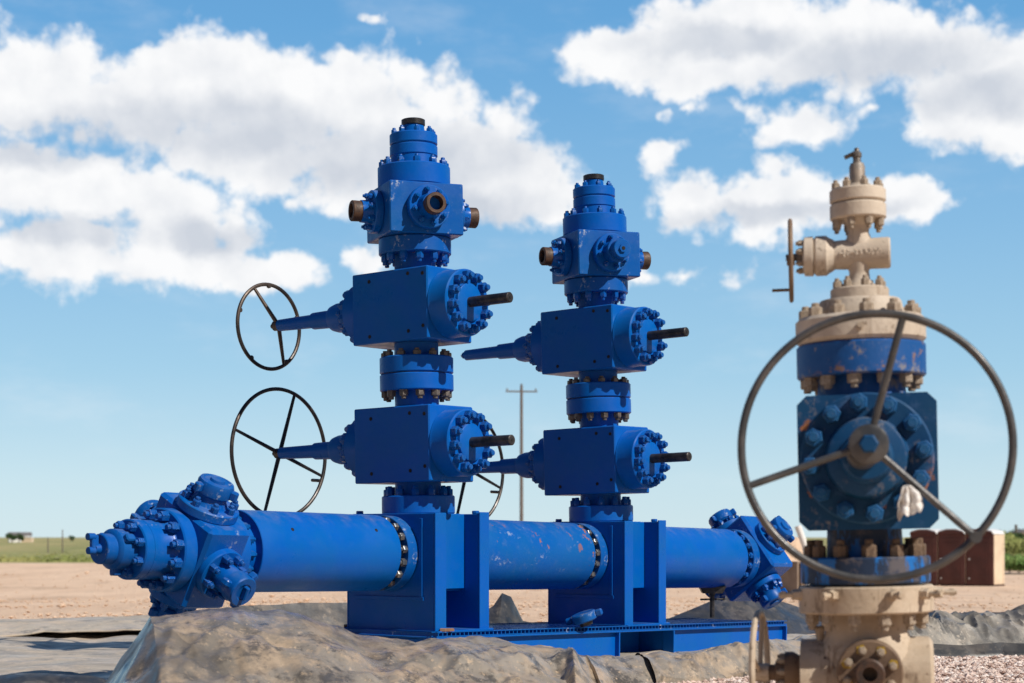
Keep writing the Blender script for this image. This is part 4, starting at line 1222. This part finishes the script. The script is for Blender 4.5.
# top flange pair and gauge fitting
wflange(wl(220), wl(204.2), 0.103, 'beige', 'flange', 8, 0.083, 0.0155, False, 'beige_bolt', 0.3, 1.9)
wflange(wl(203.2), wl(189.5), 0.103, 'beige', 'flange', 8, 0.083, 0.0155, True, 'beige_bolt', 0.3, 1.5, [[(wl(190), 0.045), (wl(184), 0.036)]])
m = MB(); m.lathe([(wl(185), 0.029), (wl(167), 0.029), (wl(163.5), 0.024)], 28)
cpn = wpart('cap_nipple', m, 'nipple')
m = MB(); m.lathe([(wl(164), 0.016), (wl(158), 0.014), (wl(157), 0.018), (wl(153), 0.018), (wl(151), 0.01), (wl(148), 0.008)], 10)
m.tube([(0, 0, wl(152)), (-0.045, 0.0, wl(157))], 0.008, 8); m.lathe([(0, 0.014), (0.015, 0.014)], 6, T(0, 0, wl(154.5)) @ ZMX)
wpart('grease_fitting', m, 'brown_bolt', cpn)
# side valve low on the left with its wheel seen almost edge on
zl = wl(672)
m = MB(); m.lathe([(0.24, 0.06), (0.27, 0.078), (0.30, 0.078), (0.302, 0.05), (0.335, 0.045), (0.34, 0.03), (0.39, 0.03)], 32, T(0, 0, zl) @ ZMX)
sd = wpart('side_valve', m, 'orange_bolt')
bolts(wroot, sd, WF @ T(-0.30, 0, zl) @ ZMX, 8, 0.06, 0.013, 'beige_bolt', 0.1, 1.6)
Wl = WF @ T(-0.395, 0, zl) @ RZ(RAD(-4)) @ ZMX
m = MB(); m.torus(0.225, 0.012, None, 72, 8); m.lathe([(-0.035, 0.034), (0.02, 0.034)], 14)
for q in range(4):
    a = q * pi / 2 + 0.35
    m.tube([(0, 0, 0), (0.225 * cos(a), 0.225 * sin(a), 0)], 0.009, 8)
obj('handwheel', m, 'beige_dirty', sd, Wl)
m = MB(); m.lathe([(0, 0.012), (0.05, 0.02), (0.055, 0.012)], 12); wpart('vent_plug', m, 'beige_bolt', None, T(-0.17, -0.03, wl(640)))

# rag tied on the wheel spoke
rg = Matrix.Translation(((906 - 512) / F * 5.74, 5.74, H + (537 - 486) / F * 5.74))
m = MB(); nU, nV = 26, 30
for i in range(nV + 1):
    v = i / nV
    for j in range(nU + 1):
        u = j / nU * 2 - 1
        wd = 0.008 + 0.033 * min(1, v * 1.7) ** 0.7
        x = u * wd + 0.016 * v + 0.008 * MN.noise(Vector((v * 4, u * 1.5, 1)))
        y = -0.012 * cos(u * 7 + v * 3) * min(1, v * 3) + 0.007 * MN.noise(Vector((u * 3, v * 5, 2)))
        z = -v * (0.092 + 0.018 * MN.noise(Vector((u * 2.6, 0, 5))) - 0.016 * u) + 0.003 * MN.noise(Vector((u * 6, v * 6, 0)))
        m.v.append((x, y, z))
for i in range(nV):
    for j in range(nU):
        a = i * (nU + 1) + j; m.f.append((a, a + 1, a + nU + 2, a + nU + 1)); m.mi.append(0)
ro = obj('rag', m, 'cloth', None, rg); md = ro.modifiers.new('t', 'SOLIDIFY'); md.thickness = 0.004
tag(ro, 'crumpled white rag hanging on a spoke of the big handwheel', 'rag')

place_bolts(100)

# ------------------------------------------------------------------ BACKGROUND
GND = -1.0
def toilet():
    r = empty('portable_toilet', 'x', 'portable toilet', I4, 'portable toilets in a row')
    w = 0.55; d = 0.6
    m = MB(); m.cbox(-w, w, -d, d, 0.06, 2.02, 0.02)
    m.cm = 1; m.cbox(w + 0.001, w + 0.02, -d + 0.06, d - 0.04, 0.08, 2.0, 0.004)
    m.cbox(w + 0.021, w + 0.035, d - 0.22, d - 0.16, 0.1, 1.95, 0.004)
    obj('cabin', m, ['brown', 'cream'], r, I4)
    m = MB(); m.prism([(-w - 0.03, 0), (w + 0.03, 0), (w - 0.05, 0.12), (0.18, 0.21), (-0.18, 0.21), (-w + 0.05, 0.12)], -d + 0.02, d + 0.03, T(0, 0, 2.02) @ RX(pi / 2))
    obj('roof', m, 'white', r, I4)
    m = MB(); m.prism([(-w - 0.01, 0), (w + 0.01, 0), (w - 0.06, 0.09), (0.18, 0.165), (-0.18, 0.165), (-w + 0.06, 0.09)], d - 0.018, d + 0.05, T(0, 0, 2.02) @ RX(pi / 2))
    obj('roof_fascia', m, 'brown', r, I4)
    m = MB(); m.cbox(-w - 0.02, w + 0.02, -d - 0.02, d + 0.02, 0, 0.07, 0.01); obj('base', m, 'brown2', r, I4)
    m = MB(); m.cbox(-w + 0.09, w - 0.09, -d - 0.025, -d - 0.001, 0.1, 1.88, 0.008)
    m.cbox(-w + 0.2, w - 0.2, -d - 0.04, -d - 0.026, 0.25, 1.7, 0.01)
    dr = obj('door', m, 'brown', r, I4)
    m = MB(); m.disc(0, 0.03, 0.035, 12, T(-w + 0.16, -d - 0.026, 1.05) @ ZMY, 0.004); m.disc(0, 0.03, 0.03, 12, T(-w + 0.16, -d - 0.026, 0.3) @ ZMY, 0.004)
    obj('latch', m, 'white', dr, I4)
    return r
def copy_tree(o, parent=None):
    c = o.copy(); COL.objects.link(c); c.parent = parent
    for ch in [x for x in bpy.data.objects if x.parent is o]: copy_tree(ch, c)
    return c
tp = toilet()
th = RAD(36); TY = 68.0
end = Vector(((985 - 512) / F * TY, TY, GND - 0.03))
for i, lab in enumerate(('brown portable toilet at the open right end of the row with its cream side showing',
                         'middle brown portable toilet of the row of three', 'brown portable toilet nearest to the wellhead in the row of three')):
    o = tp if i == 0 else copy_tree(tp)
    o.matrix_basis = T(end.x - i * 1.16 * cos(th) - 0.0, end.y + i * 1.16 * sin(th) * 0.9, end.z) @ RZ(-th)
    o['label'] = lab

# utility pole
UP = T((521.5 - 512) / F * 95, 95, GND)
up = empty('utility_pole', 'thin wooden utility pole with a single crossarm rising between the two valve stacks', 'utility pole', UP)
m = MB(); m.lathe([(0, 0.11), (10.1, 0.075)], 12); obj('pole', m, 'wood', up, UP)
m = MB(); m.cbox(-0.86, 0.86, -0.05, 0.05, 9.74, 9.82, 0.01); obj('crossarm', m, 'wood', up, UP @ RZ(0.1))
for x in (-0.78, 0.0, 0.78):
    m = MB(); m.lathe([(9.845, 0.03), (9.87, 0.05), (9.93, 0.05), (9.95, 0.03)] if x else [(10.1, 0.03), (10.12, 0.05), (10.2, 0.05), (10.22, 0.02)], 8, T(x, 0, 0))
    obj('insulator', m, 'grey', up, UP @ RZ(0.1))

# farmhouse at left
HF = T((20 - 512) / F * 420, 420, -0.45) @ RZ(0.35)
hr = empty('farmhouse', 'small pale farmhouse on the horizon at the far left', 'house', HF)
m = MB(); m.box(-2.6, 2.6, -1.8, 1.8, 0, 1.7); obj('wall', m, 'white', hr, HF, smooth=False)
m = MB(); m.prism([(-2.0, 0), (2.0, 0), (0, 0.8)], -2.7, 2.7, T(0, 0, 1.7) @ RZ(pi / 2) @ RX(pi / 2)); obj('roof', m, 'roof', hr, HF, smooth=False)
for x in (-1.5, 0.2, 1.6):
    m = MB(); m.box(x - 0.3, x + 0.3, -1.85, -1.802, 0.6, 1.2); obj('window', m, 'glass', hr, HF, smooth=False)
SF = T((27.5 - 512) / F * 415, 415, -0.45)
sh = empty('shed', 'low cream shed beside the farmhouse at the far left', 'shed', SF)
m = MB(); m.box(-1.2, 1.2, -1, 1, 0, 1.2); obj('wall', m, 'cream', sh, SF, smooth=False)
m = MB(); m.prism([(-1.3, 0), (1.3, 0), (0, 0.4)], -1.1, 1.1, T(0, 0, 1.2) @ RX(pi / 2)); obj('roof', m, 'white', sh, SF, smooth=False)

def leafy(name, loc, rx, ry, hgt, n, leaf, mat, label, cat, group=None, trunk=None, seed=1):
    rnd = random.Random(seed)
    Fm = T(*loc)
    r = empty(name, label, cat, Fm, group)
    lobes = [(rnd.uniform(-.6, .6) * rx, rnd.uniform(-.6, .6) * ry, hgt * rnd.uniform(0.4, 0.78), rnd.uniform(.35, .6)) for _ in range(6)]
    m = MB()
    for k in range(n):
        lx, ly, lz, lr = rnd.choice(lobes)
        v = Vector((rnd.gauss(0, 1), rnd.gauss(0, 1), rnd.gauss(0, 1))).normalized() * rnd.uniform(0.45, 1.0)
        q = Vector((lx + v.x * rx * lr, ly + v.y * ry * lr, max(0.03, lz + v.z * hgt * 0.5 * lr * 1.2)))
        a = Vector((rnd.uniform(-1, 1), rnd.uniform(-1, 1), rnd.uniform(-1, 1))).normalized() * leaf
        b = a.orthogonal().normalized() * leaf * rnd.uniform(.5, .9)
        m.add([q - a, q - b, q + a, q + b], [(0, 1, 2, 3)])
    obj('crown' if trunk else 'foliage', m, mat, r, Fm, smooth=False)
    t = MB()
    if trunk: t.lathe([(0, trunk), (hgt * 0.55, trunk * 0.5)], 8)
    for k in range(5):
        a = rnd.uniform(0, 2 * pi)
        t.tube([(0, 0, 0.02 if not trunk else hgt * 0.3), (cos(a) * rx * 0.25, sin(a) * ry * 0.25, hgt * 0.45), (cos(a) * rx * 0.5, sin(a) * ry * 0.5, hgt * 0.68)], (trunk or 0.03) * 0.5, 5)
    obj('trunk' if trunk else 'stem', t, 'wood', r, Fm)
    return r
def at(px, Y, z): return ((px - 512) / F * Y, Y, z)
leafy('tree', at(12, 408, -0.6), 1.5, 1.3, 2.4, 900, 0.13, 'leaf_dark', 'dark tree at the left edge in front of the farmhouse', 'tree', 'trees near the farmhouse', 0.18, 1)
leafy('tree', at(19, 412, -0.6), 1.2, 1.1, 2.5, 700, 0.13, 'leaf_dark', 'dark tree rising over the roof of the farmhouse', 'tree', 'trees near the farmhouse', 0.18, 2)
leafy('tree', at(72, 520, -0.5), 1.2, 1.1, 1.8, 400, 0.13, 'leaf_dark', 'tiny lone tree on the horizon between the farmhouse and the blue manifold', 'tree', None, 0.15, 3)
rnd = random.Random(5)
labs = ['green shrub nearest to the cream side of the toilets', 'green shrub second from the cream side of the toilets', 'green shrub at the right edge of the photo', 'pale green bush behind the low shrubs at the right edge',
        'pale bush just behind the cream toilet side', 'grey green bush on the rise at the right edge']
sp = [(1010, 92, 1.2, 0.95, 'leaf', -1.0), (1019, 90, 1.3, 0.85, 'leaf', -1.0), (1030, 91, 1.4, 0.95, 'leaf', -1.0), (1021, 120, 2.0, 2.1, 'grass', -0.95), (1009, 128, 2.2, 2.3, 'grass', -0.95), (1026, 150, 2.4, 1.9, 'leaf_dark', -0.6)]
for i, (px, Y, rx, hh, mt, z) in enumerate(sp):
    leafy('shrub', at(px, Y, z), rx, rx * 0.8, hh, 1500, 0.07 * Y / 90, mt, labs[i], 'shrub', 'shrubs behind the toilets', None, 20 + i)
for i, (px, Y, rx, hh) in enumerate(((1004, 330, 2.2, 3.2), (1012, 340, 2.6, 2.6), (1023, 335, 2.5, 3.4), (1036, 335, 3, 3.6))):
    leafy('tree', at(px, Y, -0.6), rx, rx, hh, 800, 0.14, 'leaf_dark',
          ['distant dark tree just right of the toilet roof', 'low distant tree between two taller ones at the right', 'distant dark tree at the right edge of the photo', 'distant tree beyond the right edge'][i], 'tree', 'trees on the right horizon', 0.15, 40 + i)
# a darker post and a tan hut on the right horizon
PF = T(*at(1016, 230, -0.8)); tag(obj('fence_post', MB().lathe([(0, 0.22), (3.3, 0.18)], 8), 'wood', None, PF), 'dark wooden post standing against the sky right of the toilets', 'post')
KF = T(*at(1022, 250, -0.7)) @ RZ(0.3)
kk = empty('hut', 'tan hut on the rise at the right edge beside a dark post', 'hut', KF)
m = MB(); m.box(-1.1, 1.1, -1, 1, 0, 2.2); obj('wall', m, 'tan', kk, KF, smooth=False)
m = MB(); m.prism([(-1.2, 0), (1.2, 0), (0, 0.5)], -1.1, 1.1, T(0, 0, 2.2) @ RX(pi / 2)); obj('roof', m, 'roof', kk, KF, smooth=False)
for i, (px, hgt) in enumerate(((48, 1.8), (62.5, 2.6), (-8, 1.6))):
    tag(obj('fence_post', MB().lathe([(0, 0.07), (hgt, 0.05)], 6), 'wood', None, T(*at(px, 180, -0.95))), ['grey post standing in the grass left of the taller post', 'tall thin post in the grass left of the blue end cap', 'short post at the far left end of the field'][i], 'post', 'posts in the field')

# clutter between the manifold and the wellhead: sheet metal bin frame and white bent pole
CF = T(*at(806, 58, gz(58))) @ RZ(0.5)
cr = empty('scrap_bin', 'rusty tan open fronted metal bin on the dirt behind the right manifold end', 'bin', CF)
m = MB()
m.cbox(-0.75, 0.75, -0.5, 0.5, 0, 0.08, 0.01); m.cbox(-0.75, -0.68, -0.5, 0.5, 0.081, 1.0, 0.01); m.cbox(0.68, 0.75, -0.5, 0.5, 0.081, 1.0, 0.01); m.cbox(-0.679, 0.679, 0.44, 0.5, 0.081, 1.0, 0.01)
m.cbox(-0.75, 0.75, -0.5, 0.5, 1.001, 1.06, 0.01); obj('bin_body', m, 'tan', cr, CF)
m = MB(); m.cbox(-0.60, -0.05, -0.52, -0.47, 0.15, 0.85, 0.01); obj('panel', m, 'orange_bolt', cr, CF)
pf = T(*at(803, 50, gz(50)))
tag(obj('bent_pole', MB().tube([(0.15, 0, 0), (0.18, 0, 0.9), (0.05, 0, 1.5), (-0.15, 0, 2.05)], 0.10, 10), 'white', None, pf), 'white bent pole leaning upright behind the handwheel rim', 'pole')
def heap(loc, rx, ry, hz, mat, label, seed):
    m = MB(); n = 26
    for j in range(n + 1):
        for i in range(n + 1):
            u, v = i / n * 2 - 1, j / n * 2 - 1
            d = max(0, 1 - (u * u + v * v))
            z = hz * (d ** 0.8) * (1 + 0.5 * MN.noise(Vector((u * 2.5 + seed, v * 2.5, 0)))) - 0.03
            m.v.append((u * rx, v * ry, z))
    for j in range(n):
        for i in range(n):
            a = j * (n + 1) + i; m.f.append((a, a + 1, a + n + 2, a + n + 1)); m.mi.append(0)
    return tag(obj('dirt_heap', m, mat, None, T(*loc), angle=1.2), label, 'dirt heap')
heap(at(785, 70, -1.0), 2.2, 1.6, 1.5, 'dirt', 'brown dirt heap behind the right end block of the manifold', 3)
heap(at(800, 62, -0.98), 1.3, 1.0, 0.5, 'dirt', 'low dirt heap at the foot of the tan bin', 8)
